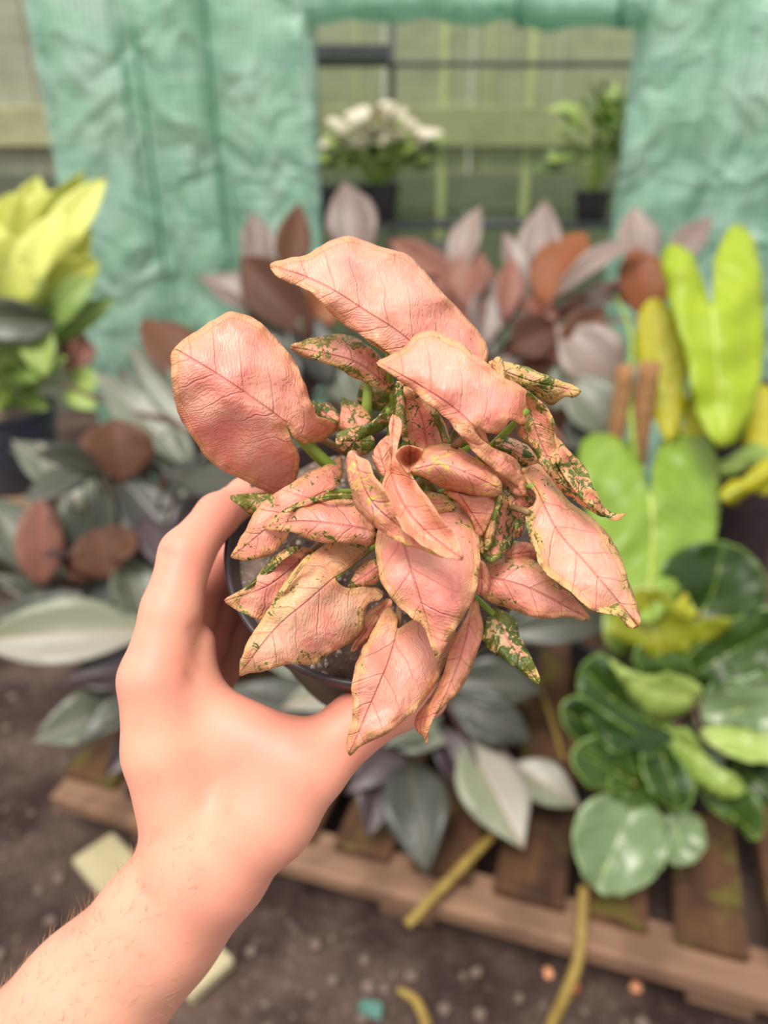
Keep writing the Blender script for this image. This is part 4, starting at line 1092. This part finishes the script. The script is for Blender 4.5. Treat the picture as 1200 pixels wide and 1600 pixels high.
# outline, midrib (base -> tip), depth at base / tip, options
LEAVES = [
  # big round leaf, left
  dict(o=[(272, 543), (306, 518), (350, 490), (370, 488), (397, 497), (427, 523), (448, 547), (463, 570), (477, 603), (487, 630), (497, 650), (523, 659), (527, 668), (507, 687), (480, 693), (463, 688), (453, 673), (447, 664),
          (453, 680), (468, 712), (466, 738), (457, 765), (438, 773), (413, 768), (380, 750), (350, 736), (320, 712), (303, 687), (281, 653), (270, 610), (267, 572)],
       m=[(448, 661), (400, 625), (340, 585), (275, 546)], zb=.262, zt=.250, droop=-.006, cl=.014, cr=.012, g=.05, y=.45, wave=.002),
  # big top leaf
  dict(o=[(422, 413), (447, 403), (473, 400), (507, 380), (540, 369), (557, 371), (590, 383), (635, 397), (663, 422), (686, 451), (713, 480), (740, 509), (758, 533), (763, 551), (756, 575), (730, 598), (700, 606), (665, 596), (640, 578), (607, 552), (593, 540), (567, 525), (540, 510), (513, 487), (493, 463), (480, 453), (443, 438), (427, 424)],
       m=[(700, 590), (633, 527), (573, 487), (500, 442), (426, 415)], zb=.268, zt=.256, droop=-.010, cl=.010, cr=.020, g=.02, y=.4, wave=.003),
  dict(o=[(567, 524), (593, 539), (608, 552), (607, 553), (598, 548), (580, 536)], m=[(606, 552), (568, 526)], zb=.262, zt=.260, g=0, y=1.6, sp=4),
  # second top leaf, in front
  dict(o=[(589, 566), (612, 553), (633, 539), (648, 524), (663, 518), (680, 516), (700, 526), (721, 536), (740, 553), (759, 566), (775, 580), (790, 591), (805, 597), (824, 610), (829, 622), (826, 640), (830, 658), (814, 663), (800, 655), (790, 668), (780, 676), (766, 677), (752, 672), (742, 669),
          (748, 682), (771, 700), (798, 712), (815, 728), (818, 745), (830, 766), (845, 787), (838, 781), (815, 765), (782, 742), (759, 722), (740, 704), (729, 690), (713, 671), (694, 650), (671, 631), (637, 604), (610, 585)],
       m=[(742, 668), (712, 640), (671, 612), (630, 588), (591, 567)], zb=.238, zt=.246, droop=-.006, cl=.008, cr=.020, g=.03, y=.4, wave=.002),
  # rolled right lobe hanging behind it
  dict(o=[(824, 612), (842, 626), (857, 644), (865, 661), (865, 690), (871, 724), (888, 752), (910, 780), (936, 799), (957, 807), (938, 807), (920, 797), (898, 784), (879, 770), (861, 748), (844, 724), (833, 702), (820, 690), (808, 676), (816, 664), (827, 655), (822, 635)],
       m=[(826, 640), (848, 700), (890, 765), (955, 806)], zb=.249, zt=.256, cr=.006, cl=-.006, g=.75, y=.7, deep=.5,
       extra=[dict(o=[(863, 664), (868, 679), (879, 692), (892, 707), (907, 722), (918, 737), (929, 765), (939, 783), (948, 795), (965, 803), (979, 803), (970, 810), (957, 813), (936, 799), (910, 780), (888, 752), (871, 724), (865, 690)], m=[(866, 672), (900, 735), (976, 805)], zb=.2495, zt=.256, cl=.008, cr=-.002)]),
  # big right leaf
  dict(o=[(816, 732), (836, 722), (856, 736), (868, 752), (884, 777), (916, 802), (941, 823), (962, 852), (976, 886), (985, 915), (997, 948), (1001, 973), (991, 982), (978, 977), (966, 961), (937, 955), (920, 950), (895, 927), (874, 911), (849, 890), (837, 861), (826, 827), (820, 798), (832, 790), (838, 775), (824, 755)],
       m=[(835, 760), (872, 830), (925, 890), (996, 978)], zb=.262, zt=.250, droop=-.006, cl=.012, cr=-.006, g=.35, y=.8, wave=.002),
  dict(o=[(820, 798), (830, 796), (838, 808), (849, 840), (874, 873), (916, 907), (957, 936), (980, 958), (992, 979), (978, 979), (966, 962), (937, 957), (920, 952), (895, 929), (874, 913), (849, 892), (835, 862), (824, 828)],
       m=[(826, 800), (846, 865), (900, 920), (988, 975)], zb=.254, zt=.246, g=.8, y=1.8, sp=5, cl=.003, cr=.003),
  # lower right leaf
  dict(o=[(757, 886), (778, 873), (803, 861), (832, 873), (853, 890), (874, 915), (895, 932), (912, 952), (924, 966), (907, 969), (882, 963), (853, 967), (824, 963), (799, 952), (774, 944), (753, 932), (747, 912)],
       m=[(760, 900), (830, 920), (922, 967)], zb=.272, zt=.262, droop=-.004, cl=.008, cr=.006, g=.45, y=.6, deep=.15),
  # green and white small leaf
  dict(o=[(753, 998), (757, 980), (768, 952), (787, 955), (807, 969), (813, 994), (828, 1023), (842, 1055), (841, 1069), (828, 1061), (807, 1044), (787, 1030), (766, 1017)],
       m=[(772, 960), (800, 1010), (840, 1066)], zb=.282, zt=.274, cl=.006, cr=.004, g=1.15, y=1.2, pale=1.0),
  # lower pink leaf
  dict(o=[(547, 1180), (541, 1161), (551, 1119), (549, 1077), (554, 1044), (570, 1007), (591, 969), (607, 949), (622, 962), (622, 982), (650, 965), (690, 955), (712, 985), (708, 1010), (695, 1036), (678, 1073), (649, 1111), (607, 1144), (566, 1166)],
       m=[(622, 982), (605, 1040), (575, 1110), (547, 1176)], zb=.268, zt=.262, droop=-.008, cl=.010, cr=.008, g=.05, y=.6, deep=.12),
  # pink leaf behind it
  dict(o=[(666, 1164), (660, 1150), (649, 1140), (650, 1118), (668, 1094), (691, 1057), (707, 1003), (728, 965), (743, 936), (753, 965), (754, 994), (738, 1040), (716, 1082), (687, 1111), (670, 1138)],
       m=[(738, 950), (715, 1040), (664, 1160)], zb=.274, zt=.270, droop=-.004, cl=.006, cr=.008, g=0, y=.4, deep=.35),
  # centre front leaf
  dict(o=[(587, 842), (589, 873), (595, 907), (610, 932), (637, 961), (662, 982), (674, 1011), (685, 1033), (695, 1015), (712, 982), (737, 944), (747, 907), (750, 865), (747, 832), (732, 802), (712, 784), (690, 780), (650, 790), (615, 805), (595, 820)],
       m=[(622, 812), (634, 860), (650, 915), (684, 1030)], zb=.256, zt=.247, droop=-.008, cl=.008, cr=.012, g=.35, y=.7, deep=.1),
  # funnel leaf: patterned left flap and smooth blade
  dict(o=[(545, 707), (551, 704), (560, 712), (574, 719), (582, 740), (597, 758), (606, 778), (614, 794), (632, 823), (660, 846), (700, 872), (657, 859), (612, 842), (582, 820), (557, 795), (547, 762), (541, 727)],
       m=[(552, 708), (585, 790), (690, 868)], zb=.238, zt=.233, cl=-.003, cr=.004, g=.05, y=.3, net=.9, wave=.002),
  dict(o=[(613, 648), (626, 655), (627, 668), (624, 686), (620, 703), (622, 716), (628, 727), (639, 738), (652, 758), (670, 783), (692, 814), (706, 830), (719, 852), (725, 875), (705, 872), (687, 867), (653, 846), (630, 826), (614, 798), (602, 770), (599, 752), (604, 735), (607, 710), (608, 682), (609, 664)],
       m=[(616, 655), (612, 740), (650, 815), (722, 873)], zb=.250, zt=.226, droop=.002, cl=-.006, cr=-.010, g=0, y=.15, deep=.05,
       extra=[dict(o=[(619, 712), (623, 704), (631, 698), (641, 697), (652, 700), (661, 704), (656, 716), (648, 727), (639, 738), (629, 728)], m=[(640, 738), (641, 697)], zb=.234, zt=.238, cl=-.014, cr=-.014, droop=.016, sp=4.0)]),
  dict(o=[(609, 681), (597, 686), (587, 699), (582, 715), (587, 730), (600, 745), (610, 735), (613, 705)], m=[(604, 742), (592, 700)], zb=.252, zt=.254, g=0, y=.1, deep=.15, sp=5),
  # rolled leaf right of the funnel
  dict(o=[(640, 737), (652, 724), (660, 706), (670, 697), (685, 693), (707, 694), (721, 700), (736, 712), (758, 726), (774, 741), (784, 756), (783, 768), (772, 777), (743, 774), (716, 771), (688, 762), (663, 747)],
       m=[(650, 733), (700, 728), (780, 764)], zb=.240, zt=.248, cl=.014, cr=.012, droop=-.004, g=.15, y=.35, net=.85, deep=.12),
  # pink blade below the rolled leaf
  dict(o=[(690, 766), (730, 774), (772, 779), (768, 805), (757, 832), (748, 838), (736, 812), (716, 786)], m=[(720, 776), (755, 832)], zb=.254, zt=.257, g=.02, y=.2, deep=.25, sp=5),
  # crumpled brown-green leaf
  dict(o=[(752, 868), (750, 838), (760, 812), (772, 785), (786, 768), (797, 790), (806, 825), (800, 852), (782, 870), (765, 880)], m=[(782, 772), (770, 830), (765, 876)], zb=.262, zt=.266, cl=.008, cr=-.006, g=.95, y=1.0, deep=.45, ruffle=.003),
  dict(o=[(765, 790), (776, 770), (788, 762), (782, 800), (774, 835), (762, 862), (755, 850)], m=[(782, 768), (760, 856)], zb=.256, zt=.260, g=.9, y=1.4, sp=5),
  dict(o=[(747, 877), (758, 880), (767, 905), (757, 928), (744, 927), (742, 900)], m=[(752, 880), (752, 926)], zb=.263, zt=.265, g=.02, y=.4, deep=.25, sp=5),
  # left group
  dict(o=[(410, 823), (417, 813), (440, 800), (470, 788), (497, 780), (527, 775), (545, 777), (560, 788), (573, 805), (588, 830), (585, 850), (560, 850), (530, 848), (505, 849), (473, 838), (450, 830), (430, 832)],
       m=[(578, 828), (520, 818), (460, 815), (412, 824)], zb=.262, zt=.260, droop=-.005, cl=.006, cr=.008, g=.55, y=.5),
  dict(o=[(440, 800), (455, 790), (480, 779), (505, 773), (530, 770), (552, 772), (558, 780), (535, 779), (505, 784), (478, 793), (455, 800)], m=[(550, 776), (500, 779), (444, 799)], zb=.259, zt=.258, g=.95, y=1.0, sp=5),
  dict(o=[(359, 870), (373, 847), (387, 820), (400, 797), (420, 777), (443, 763), (463, 750), (480, 737), (510, 727), (532, 712), (536, 735), (530, 755), (512, 772), (500, 790), (470, 812), (452, 832), (445, 848), (417, 869), (390, 876), (373, 873)],
       m=[(508, 768), (450, 800), (400, 840), (362, 871)], zb=.272, zt=.268, droop=-.006, cl=.006, cr=.008, g=.5, y=.5),
  dict(o=[(360, 775), (397, 771), (425, 772), (420, 790), (407, 799), (395, 806), (373, 790)], m=[(422, 782), (362, 776)], zb=.282, zt=.278, g=1.1, y=.8, deep=.2, sp=5),
  dict(o=[(350, 938), (367, 928), (390, 913), (413, 887), (443, 863), (463, 855), (487, 858), (490, 875), (470, 910), (440, 940), (425, 965), (410, 970), (380, 957), (357, 947)],
       m=[(478, 868), (420, 915), (353, 939)], zb=.274, zt=.268, droop=-.004, cl=.004, cr=.008, g=.5, y=.6, deep=.12),
  dict(o=[(372, 926), (390, 912), (413, 886), (438, 862), (463, 853), (468, 858), (445, 872), (425, 893), (403, 912), (388, 920)], m=[(465, 856), (376, 924)], zb=.267, zt=.266, g=.95, y=1.0, pale=.4, sp=5),
  # pale heart-shaped leaf
  dict(o=[(373, 1055), (377, 1030), (383, 1010), (402, 980), (420, 953), (440, 920), (460, 893), (480, 870), (510, 850), (537, 844), (577, 849), (576, 860), (557, 877), (543, 890), (524, 901), (531, 914), (545, 919), (570, 917), (590, 919), (600, 928), (593, 938), (577, 943), (571, 960), (566, 990), (550, 1003), (530, 1013), (507, 1027), (490, 1037), (450, 1038), (420, 1047), (390, 1053)],
       m=[(523, 902), (480, 940), (430, 983), (376, 1052)], zb=.262, zt=.252, droop=-.005, cl=.010, cr=.008, g=.42, y=.6, pale=.75),
  dict(o=[(383, 1010), (402, 978), (420, 951), (440, 917), (460, 890), (480, 868), (486, 868), (468, 893), (448, 922), (430, 955), (412, 980), (394, 1008), (384, 1022)], m=[(482, 870), (430, 940), (386, 1014)], zb=.2545, zt=.2545, g=.5, y=2.0, sp=5),
  # small inner leaves
  dict(o=[(452, 542), (473, 532), (507, 524), (530, 522), (557, 527), (580, 543), (594, 557), (610, 583), (617, 612), (606, 614), (590, 607), (567, 597), (540, 583), (507, 567), (473, 557)],
       m=[(612, 606), (560, 568), (510, 553), (455, 543)], zb=.280, zt=.270, droop=-.006, cl=.006, cr=.005, g=.75, y=.9),
  dict(o=[(558, 622), (566, 598), (590, 605), (615, 615), (618, 632), (600, 642), (580, 640), (565, 636)], m=[(612, 625), (560, 620)], zb=.288, zt=.286, g=1.0, y=.8, pale=.9, sp=5),
  dict(o=[(763, 564), (790, 566), (821, 572), (851, 585), (882, 597), (908, 611), (898, 621), (882, 621), (862, 634), (844, 624), (821, 608), (790, 593), (770, 582)],
       m=[(768, 572), (830, 596), (906, 612)], zb=.270, zt=.268, droop=-.003, cl=.004, cr=.006, g=.7, y=1.3, pale=1.0),
  dict(o=[(767, 574), (772, 560), (780, 557), (787, 566), (789, 585), (788, 594), (776, 584)], m=[(780, 588), (777, 560)], zb=.258, zt=.260, g=.1, y=1.0, sp=4),
  dict(o=[(485, 627), (500, 630), (512, 628), (520, 634), (530, 645), (525, 662), (505, 668), (490, 655)], m=[(525, 660), (492, 634)], zb=.284, zt=.286, g=1.05, y=.4, deep=.2, sp=5),
  dict(o=[(533, 622), (545, 624), (562, 632), (575, 645), (578, 658), (562, 668), (540, 672), (524, 668), (532, 645)], m=[(560, 668), (540, 626)], zb=.280, zt=.284, g=.75, y=.3, sp=5),
  dict(o=[(526, 676), (545, 668), (570, 664), (590, 652), (606, 634), (614, 640), (612, 658), (596, 672), (575, 682), (552, 690), (530, 688)], m=[(606, 640), (530, 682)], zb=.274, zt=.270, g=1.15, y=.6, deep=.2, sp=5, ruffle=.003),
  dict(o=[(527, 680), (550, 684), (580, 680), (585, 700), (565, 712), (540, 708), (528, 696)], m=[(580, 690), (532, 690)], zb=.280, zt=.276, g=.85, y=.4, pale=.8, sp=5),
  dict(o=[(632, 604), (650, 613), (672, 634), (690, 650), (700, 675), (704, 692), (685, 702), (662, 704), (645, 698), (636, 680), (633, 640)], m=[(668, 702), (660, 655), (640, 610)], zb=.268, zt=.262, cl=-.004, cr=.006, g=.5, y=.6, deep=.55),
  dict(o=[(618, 600), (628, 596), (634, 606), (634, 640), (637, 680), (638, 696), (630, 690), (624, 655), (616, 645)], m=[(634, 692), (625, 640), (624, 600)], zb=.256, zt=.262, g=1.1, y=.9, sp=5),
  dict(o=[(680, 640), (688, 650), (698, 676), (703, 692), (693, 694), (686, 675), (678, 655)], m=[(698, 690), (682, 645)], zb=.262, zt=.262, g=1.0, y=1.0, sp=4),
  dict(o=[(772, 690), (790, 682), (821, 694), (834, 708), (842, 722), (820, 730), (798, 716), (782, 704)], m=[(776, 692), (838, 722)], zb=.262, zt=.264, g=.8, y=.5, pale=1.0, sp=5),
  dict(o=[(742, 672), (756, 672), (764, 690), (775, 706), (800, 722), (815, 740), (822, 775), (800, 772), (780, 752), (760, 730), (745, 705)], m=[(748, 680), (785, 730), (815, 772)], zb=.256, zt=.262, g=.25, y=.5, deep=.35, sp=5),
  dict(o=[(796, 745), (812, 762), (826, 775), (840, 795), (836, 800), (822, 796), (818, 830), (808, 840), (800, 800), (792, 770)], m=[(802, 755), (815, 830)], zb=.262, zt=.266, g=.85, y=.5, deep=.3, sp=5),
  dict(o=[(543, 917), (552, 900), (562, 882), (588, 868), (596, 885), (592, 905), (577, 917), (560, 922)], m=[(592, 885), (547, 915)], zb=.268, zt=.270, g=.55, y=.3, deep=.2, sp=5),
  dict(o=[(548, 1018), (560, 990), (568, 962), (583, 948), (608, 935), (612, 948), (595, 970), (575, 1000)], m=[(605, 940), (552, 1014)], zb=.278, zt=.276, g=.15, y=.4, deep=.45, sp=5),
  dict(o=[(640, 792), (660, 770), (690, 772), (712, 790), (700, 800), (672, 800)], m=[(705, 788), (648, 786)], zb=.258, zt=.257, g=.7, y=1.4, deep=.15, sp=5),
  dict(o=[(790, 860), (806, 848), (830, 850), (836, 875), (815, 880), (795, 878)], m=[(792, 868), (832, 862)], zb=.276, zt=.276, g=.1, y=.2, deep=.4, sp=5),
]
for i, d in enumerate(LEAVES):
    kw = dict(droop=d.get('droop', 0), cl=d.get('cl', .003)*1.45, cr=d.get('cr', .003)*1.45, sp=d.get('sp', 6.0), ruffle=d.get('ruffle', .0018), rel=.00012, seed=i*1.37, wave=d.get('wave', .0018)*2.2, thick=.00035)
    parts = [leaf_patch(d['o'], d['m'], d['zb'], d['zt'], **kw)]
    for e in d.get('extra', []):
        k2 = dict(kw); k2.update(cl=e.get('cl', .003), cr=e.get('cr', .003), sp=e.get('sp', 5.0), droop=e.get('droop', 0))
        parts.append(leaf_patch(e['o'], e['m'], e['zb'], e['zt'], **k2))
    leaf_obj(join(parts), [PINK, PINK], HP, green=d['g'], yellow=d['y'], pale=d.get('pale', 0), deep=d.get('deep', 0), net=d.get('net', 0))
    if d.get('sp', 6.0) >= 6.0 or i % 2 == 0:
        bx_, by_ = d['m'][0]
        B = P(bx_, by_, d['zb']+.0012)
        rg = random.Random(i); rt = ROOT+aN*rg.uniform(-.016, .016)+bN*rg.uniform(-.016, .016)
        md = rt*0.45+B*0.55+PN*0.006-F*(-0.008)
        tube('petiole', [rt, md, B], [.0021, .0016, .0011], STEM_G if i % 3 else STEM_P, HP, 7, 6)
for a_, b_ in (((448, 663), (520, 735)), ((480, 690), (530, 740)), ((575, 600), (572, 660)), ((837, 858), (800, 852)), ((735, 690), (705, 720))):
    tube('petiole', [P(a_[0], a_[1], .283), P((a_[0]+b_[0])/2, (a_[1]+b_[1])/2+2, .284), P(b_[0], b_[1], .290)], [.0017, .0021, .0024], STEM_G, HP, 7, 5)

# ------------------------------------------------------------------ the hand
def surface_nets(val, lo, h):
    """mesh of the zero level of a sampled distance field"""
    nx, ny, nz = val.shape
    ins = val < 0
    cx, cy, cz = nx-1, ny-1, nz-1
    acc = np.zeros((cx, cy, cz, 3)); cnt = np.zeros((cx, cy, cz))
    corners = [(0, 0, 0), (1, 0, 0), (0, 1, 0), (1, 1, 0), (0, 0, 1), (1, 0, 1), (0, 1, 1), (1, 1, 1)]
    edges = [(a, b) for a in range(8) for b in range(a+1, 8) if sum(abs(corners[a][k]-corners[b][k]) for k in range(3)) == 1]
    def sub(a, c): return a[c[0]:c[0]+cx, c[1]:c[1]+cy, c[2]:c[2]+cz]
    for a, b in edges:
        ca_, cb_ = corners[a], corners[b]
        va, vb = sub(val, ca_), sub(val, cb_)
        m = sub(ins, ca_) != sub(ins, cb_)
        t = np.where(m, va/np.where(np.abs(va-vb) < 1e-12, 1e-12, va-vb), 0)
        for k in range(3):
            acc[..., k] += np.where(m, ca_[k]+(cb_[k]-ca_[k])*t, 0)
        cnt += m
    act = cnt > 0
    idx = -np.ones((cx, cy, cz), int); idx[act] = np.arange(act.sum())
    gi = np.argwhere(act)
    verts = np.array(lo)+h*(gi+acc[act]/cnt[act][:, None])
    faces = []
    for ax in range(3):
        o1, o2 = [k for k in range(3) if k != ax]
        sh = [slice(1, -1)]*3; sh[ax] = slice(0, -1)
        sh2 = list(sh); sh2[ax] = slice(1, None)
        a, b = ins[tuple(sh)], ins[tuple(sh2)]
        for flip in (False, True):
            e = np.argwhere((a & ~b) if not flip else (~a & b))
            if not len(e): continue
            e = e.copy(); e[:, o1] += 1; e[:, o2] += 1
            q = []
            for (d1, d2) in ((-1, -1), (0, -1), (0, 0), (-1, 0)):
                c = e.copy(); c[:, o1] += d1; c[:, o2] += d2
                q.append(idx[c[:, 0], c[:, 1], c[:, 2]])
            q = np.stack(q, 1)
            if flip ^ (ax == 1): q = q[:, ::-1]
            faces.append(q)
    return verts, np.vstack(faces)

def CP(x, y, z):
    """camera-frame coordinates of a skeleton joint: right, down, forward (metres)"""
    return np.array([(x-600)/FPX*z, (y-800)/FPX*z, z])
Hh = 0.0014
lo = np.array([-0.205, -0.03, 0.232]); hi = np.array([0.045, 0.245, 0.395])
gx = [np.arange(lo[k], hi[k], Hh) for k in range(3)]
X, Y, Z = np.meshgrid(*gx, indexing='ij')
def cone(a, b, ra, rb, sq=1.0):
    """round cone between joints"""
    a, b = np.array(a), np.array(b); ab = b-a; L2 = ab@ab
    t = np.clip(((X-a[0])*ab[0]+(Y-a[1])*ab[1]+(Z-a[2])*ab[2])/L2, 0, 1)
    return np.sqrt((X-a[0]-ab[0]*t)**2+(Y-a[1]-ab[1]*t)**2+(Z-a[2]-ab[2]*t)**2)-(ra+(rb-ra)*t)
def smin(a, b, k):
    h = np.clip(0.5+0.5*(b-a)/k, 0, 1)
    return b+(a-b)*h-k*h*(1-h)
def chain(js, k=0.004):
    d = None
    for (p, r), (q, s) in zip(js[:-1], js[1:]):
        c = cone(p, q, r, s); d = c if d is None else smin(d, c, k)
    return d
# skeleton: joints as photo pixel + depth, radii in metres
IDX = [(CP(243, 1062, .281), .0132), (CP(268, 955, .286), .0112), (CP(291, 866, .294), .0102), (CP(340, 805, .312), .0088), (CP(385, 775, .335), .0082), (CP(432, 752, .362), .0072)]
MID = [(CP(262, 1055, .302), .0128), (CP(296, 965, .318), .0105), (CP(330, 905, .338), .0100), (CP(385, 850, .360), .0088), (CP(440, 830, .385), .0078)]
RNG = [(CP(288, 1075, .322), .0122), (CP(322, 1000, .338), .0100), (CP(352, 925, .352), .0095), (CP(400, 895, .372), .0082), (CP(450, 880, .386), .0074)]
PNK = [(CP(310, 1105, .338), .0112), (CP(345, 1045, .350), .0088), (CP(375, 985, .362), .0082), (CP(420, 960, .376), .0072), (CP(460, 950, .384), .0066)]
THB = [(CP(415, 1265, .284), .0185), (CP(480, 1198, .283), .0150), (CP(556, 1132, .289), .0118), (CP(625, 1100, .303), .0102), (CP(668, 1092, .313), .0085)]
palm = chain([(CP(318, 1345, .287), .0205), (CP(262, 1170, .283), .0165), (CP(243, 1062, .281), .0138)])
for a in ([(CP(325, 1345, .298), .0200), (CP(275, 1180, .301), .0165), (CP(262, 1055, .302), .0130)],
          [(CP(335, 1345, .306), .0185), (CP(295, 1190, .320), .0160), (CP(288, 1075, .322), .0125)],
          [(CP(345, 1345, .312), .0170), (CP(320, 1210, .334), .0150), (CP(310, 1105, .338), .0115)],
          [(CP(340, 1335, .287), .0215), (CP(415, 1265, .284), .0190)],
          [(CP(330, 1165, .287), .0130), (CP(430, 1185, .284), .0130)],
          [(CP(300, 1095, .290), .0105), (CP(440, 1172, .284), .0118)],
          [(CP(300, 1008, .293), .0094), (CP(300, 1072, .291), .0102)],
          [(CP(420, 1250, .296), .0170), (CP(360, 1190, .310), .0165)]):
    palm = smin(palm, chain(a), .009)
arm = chain([(CP(318, 1348, .288), .0212), (CP(250, 1440, .290), .0226), (CP(140, 1560, .293), .0262), (CP(-40, 1745, .297), .0315)], .01)
arm = smin(arm, chain([(CP(330, 1350, .303), .0200), (CP(255, 1450, .308), .0225), (CP(150, 1580, .312), .0265), (CP(-20, 1760, .316), .0315)], .01), .012)
palm = smin(palm, arm, .010)
hand = smin(palm, chain(THB), .008)
for ch_ in (IDX, MID, RNG, PNK):
    hand = np.minimum(hand, smin(palm, chain(ch_), .0035))
# wrist crease, thumb-web and knuckle creases as shallow grooves
def groove(pts, depth, wdt):
    global hand
    p = cat([list(q) for q in pts], 5); d = None
    for a, b in zip(p[:-1], p[1:]):
        c = cone(a, b, 0, 0); d = c if d is None else np.minimum(d, c)
    hand = hand+depth*np.exp(-(d/wdt)**2)
groove([CP(196, 1380, .272), CP(240, 1405, .268), CP(300, 1420, .267), CP(350, 1418, .270)], .0007, .0016)
groove([CP(250, 862, .286), CP(270, 870, .284), CP(295, 872, .285)], .0012, .0013)
groove([CP(320, 862, .292), CP(300, 872, .287)], .0014, .0014)
groove([CP(318, 975, .284), CP(300, 985, .278)], .0014, .0015)
groove([CP(340, 1072, .288), CP(310, 1066, .281), CP(296, 1050, .276)], .0011, .0016)
hv, hf = surface_nets(hand, lo, Hh)
# redder skin on finger ends, knuckles and web
spots = [(CP(420, 760, .35), .03), (CP(243, 1062, .268), .016), (CP(430, 1140, .272), .026), (CP(560, 1120, .28), .03), (CP(345, 930, .33), .03), (CP(290, 868, .285), .012), (CP(330, 800, .30), .02)]
red = np.zeros(len(hv))
for c, s in spots: red = np.maximum(red, np.exp(-((hv-c)**2).sum(1)/s**2))
hw = np.array(CAM)+hv[:, :1]*np.array(R)-hv[:, 1:2]*np.array(U)+hv[:, 2:3]*np.array(F)
hbase = P(320, 1350, .29)
hand_o = mesh('person_hand', hw, [tuple(int(i) for i in f) for f in hf], [SKIN], None, True, base=hbase, attrs={'red': red})
tag(hand_o, 'bare light-skinned left hand and forearm gripping the small black pot', 'hand')
sm = hand_o.modifiers.new('smooth', 'SMOOTH'); sm.factor = 0.5; sm.iterations = 4
# fine pale hairs on the forearm
rg = random.Random(12)
import bmesh
bm_ = bmesh.new(); bm_.from_mesh(hand_o.data); bm_.normal_update()
cand = [v for v in bm_.verts]
arm_dir = (P(318, 1348, .288)-P(-40, 1745, .297)).normalized()
av, af = [], []
n_h = 0
wl = Vector(hbase)
while n_h < 900:
    v = rg.choice(cand); pw = v.co+wl; rel = pw-CAM
    zc = rel.dot(F); px = 600+FPX*rel.dot(R)/zc; py = 800-FPX*rel.dot(U)/zc
    if py < 1310 or px > 330-(py-1310)*0.25: continue
    nv_ = v.normal
    if nv_.length < 0.5: continue
    d = (arm_dir*0.9*rg.uniform(0.6, 1.2)+nv_*rg.uniform(0.25, 0.6)+Vector((rg.uniform(-.3, .3), rg.uniform(-.3, .3), rg.uniform(-.3, .3)))).normalized()
    l = rg.uniform(.004, .009); s = d.orthogonal().normalized()*.00006
    s2 = d.cross(s).normalized()*.00006
    o = len(av); p0 = pw-nv_*0.0002
    p1 = p0+d*l*0.5+nv_*l*0.05; p2_ = p0+d*l
    av += [p0+s, p0-s*0.5+s2, p0-s*0.5-s2, p1+s*.8, p1-s*0.4+s2*.8, p1-s*0.4-s2*.8, p2_]
    for i in range(3):
        j = (i+1) % 3
        af += [(o+i, o+j, o+3+j, o+3+i), (o+3+i, o+3+j, o+6)]
    n_h += 1
bm_.free()
HAIR = m_plain('fair_hair', L(186, 140, 100), L(206, 162, 120), 30, 0.5, 0)
hh = mesh('arm_hair', av, af, [HAIR], hand_o); hh['kind'] = 'stuff'
for (x, y, r_) in ((195, 1432, .0011), (298, 1123, .0006), (353, 1157, .0005), (254, 1202, .0004), (245, 1300, .0005), (271, 1305, .0005), (230, 1115, .0004)):
    # brown mole set flush on the skin under this pixel
    d = ray(x, y); dc = np.array([(x-600)/FPX, (y-800)/FPX, 1.0])
    tt = np.arange(.23, .33, .0004); q = dc[None]*tt[:, None]
    ii = ((q-lo)/Hh).astype(int)
    ok = ((ii >= 0) & (ii < np.array(hand.shape))).all(1)
    s = np.where(ok, hand[tuple(np.clip(ii, 0, np.array(hand.shape)-1).T)], 1)
    hit = np.argmax(s < 0)
    c = CAM+d*float(tt[hit])
    vv, ff = [], []
    for i in range(4):
        ph = math.pi*(i+0.5)/4-math.pi/2
        for k in range(8):
            th = 2*math.pi*k/8
            vv.append(c+(R*math.cos(th)*math.cos(ph)*1.0+U*math.sin(th)*math.cos(ph)*0.8)*r_-F*math.sin(ph)*r_*0.5)
    for i in range(3):
        for k in range(8): ff.append((i*8+k, i*8+(k+1) % 8, (i+1)*8+(k+1) % 8, (i+1)*8+k))
    ff += [tuple(range(8))[::-1], tuple(24+k for k in range(8))]
    mesh('mole', vv, ff, [MOLE] if 'MOLE' in globals() else [globals().setdefault('MOLE', m_plain('mole', L(176, 92, 66), L(150, 78, 60), 300, 0.6, 0))], hand_o)
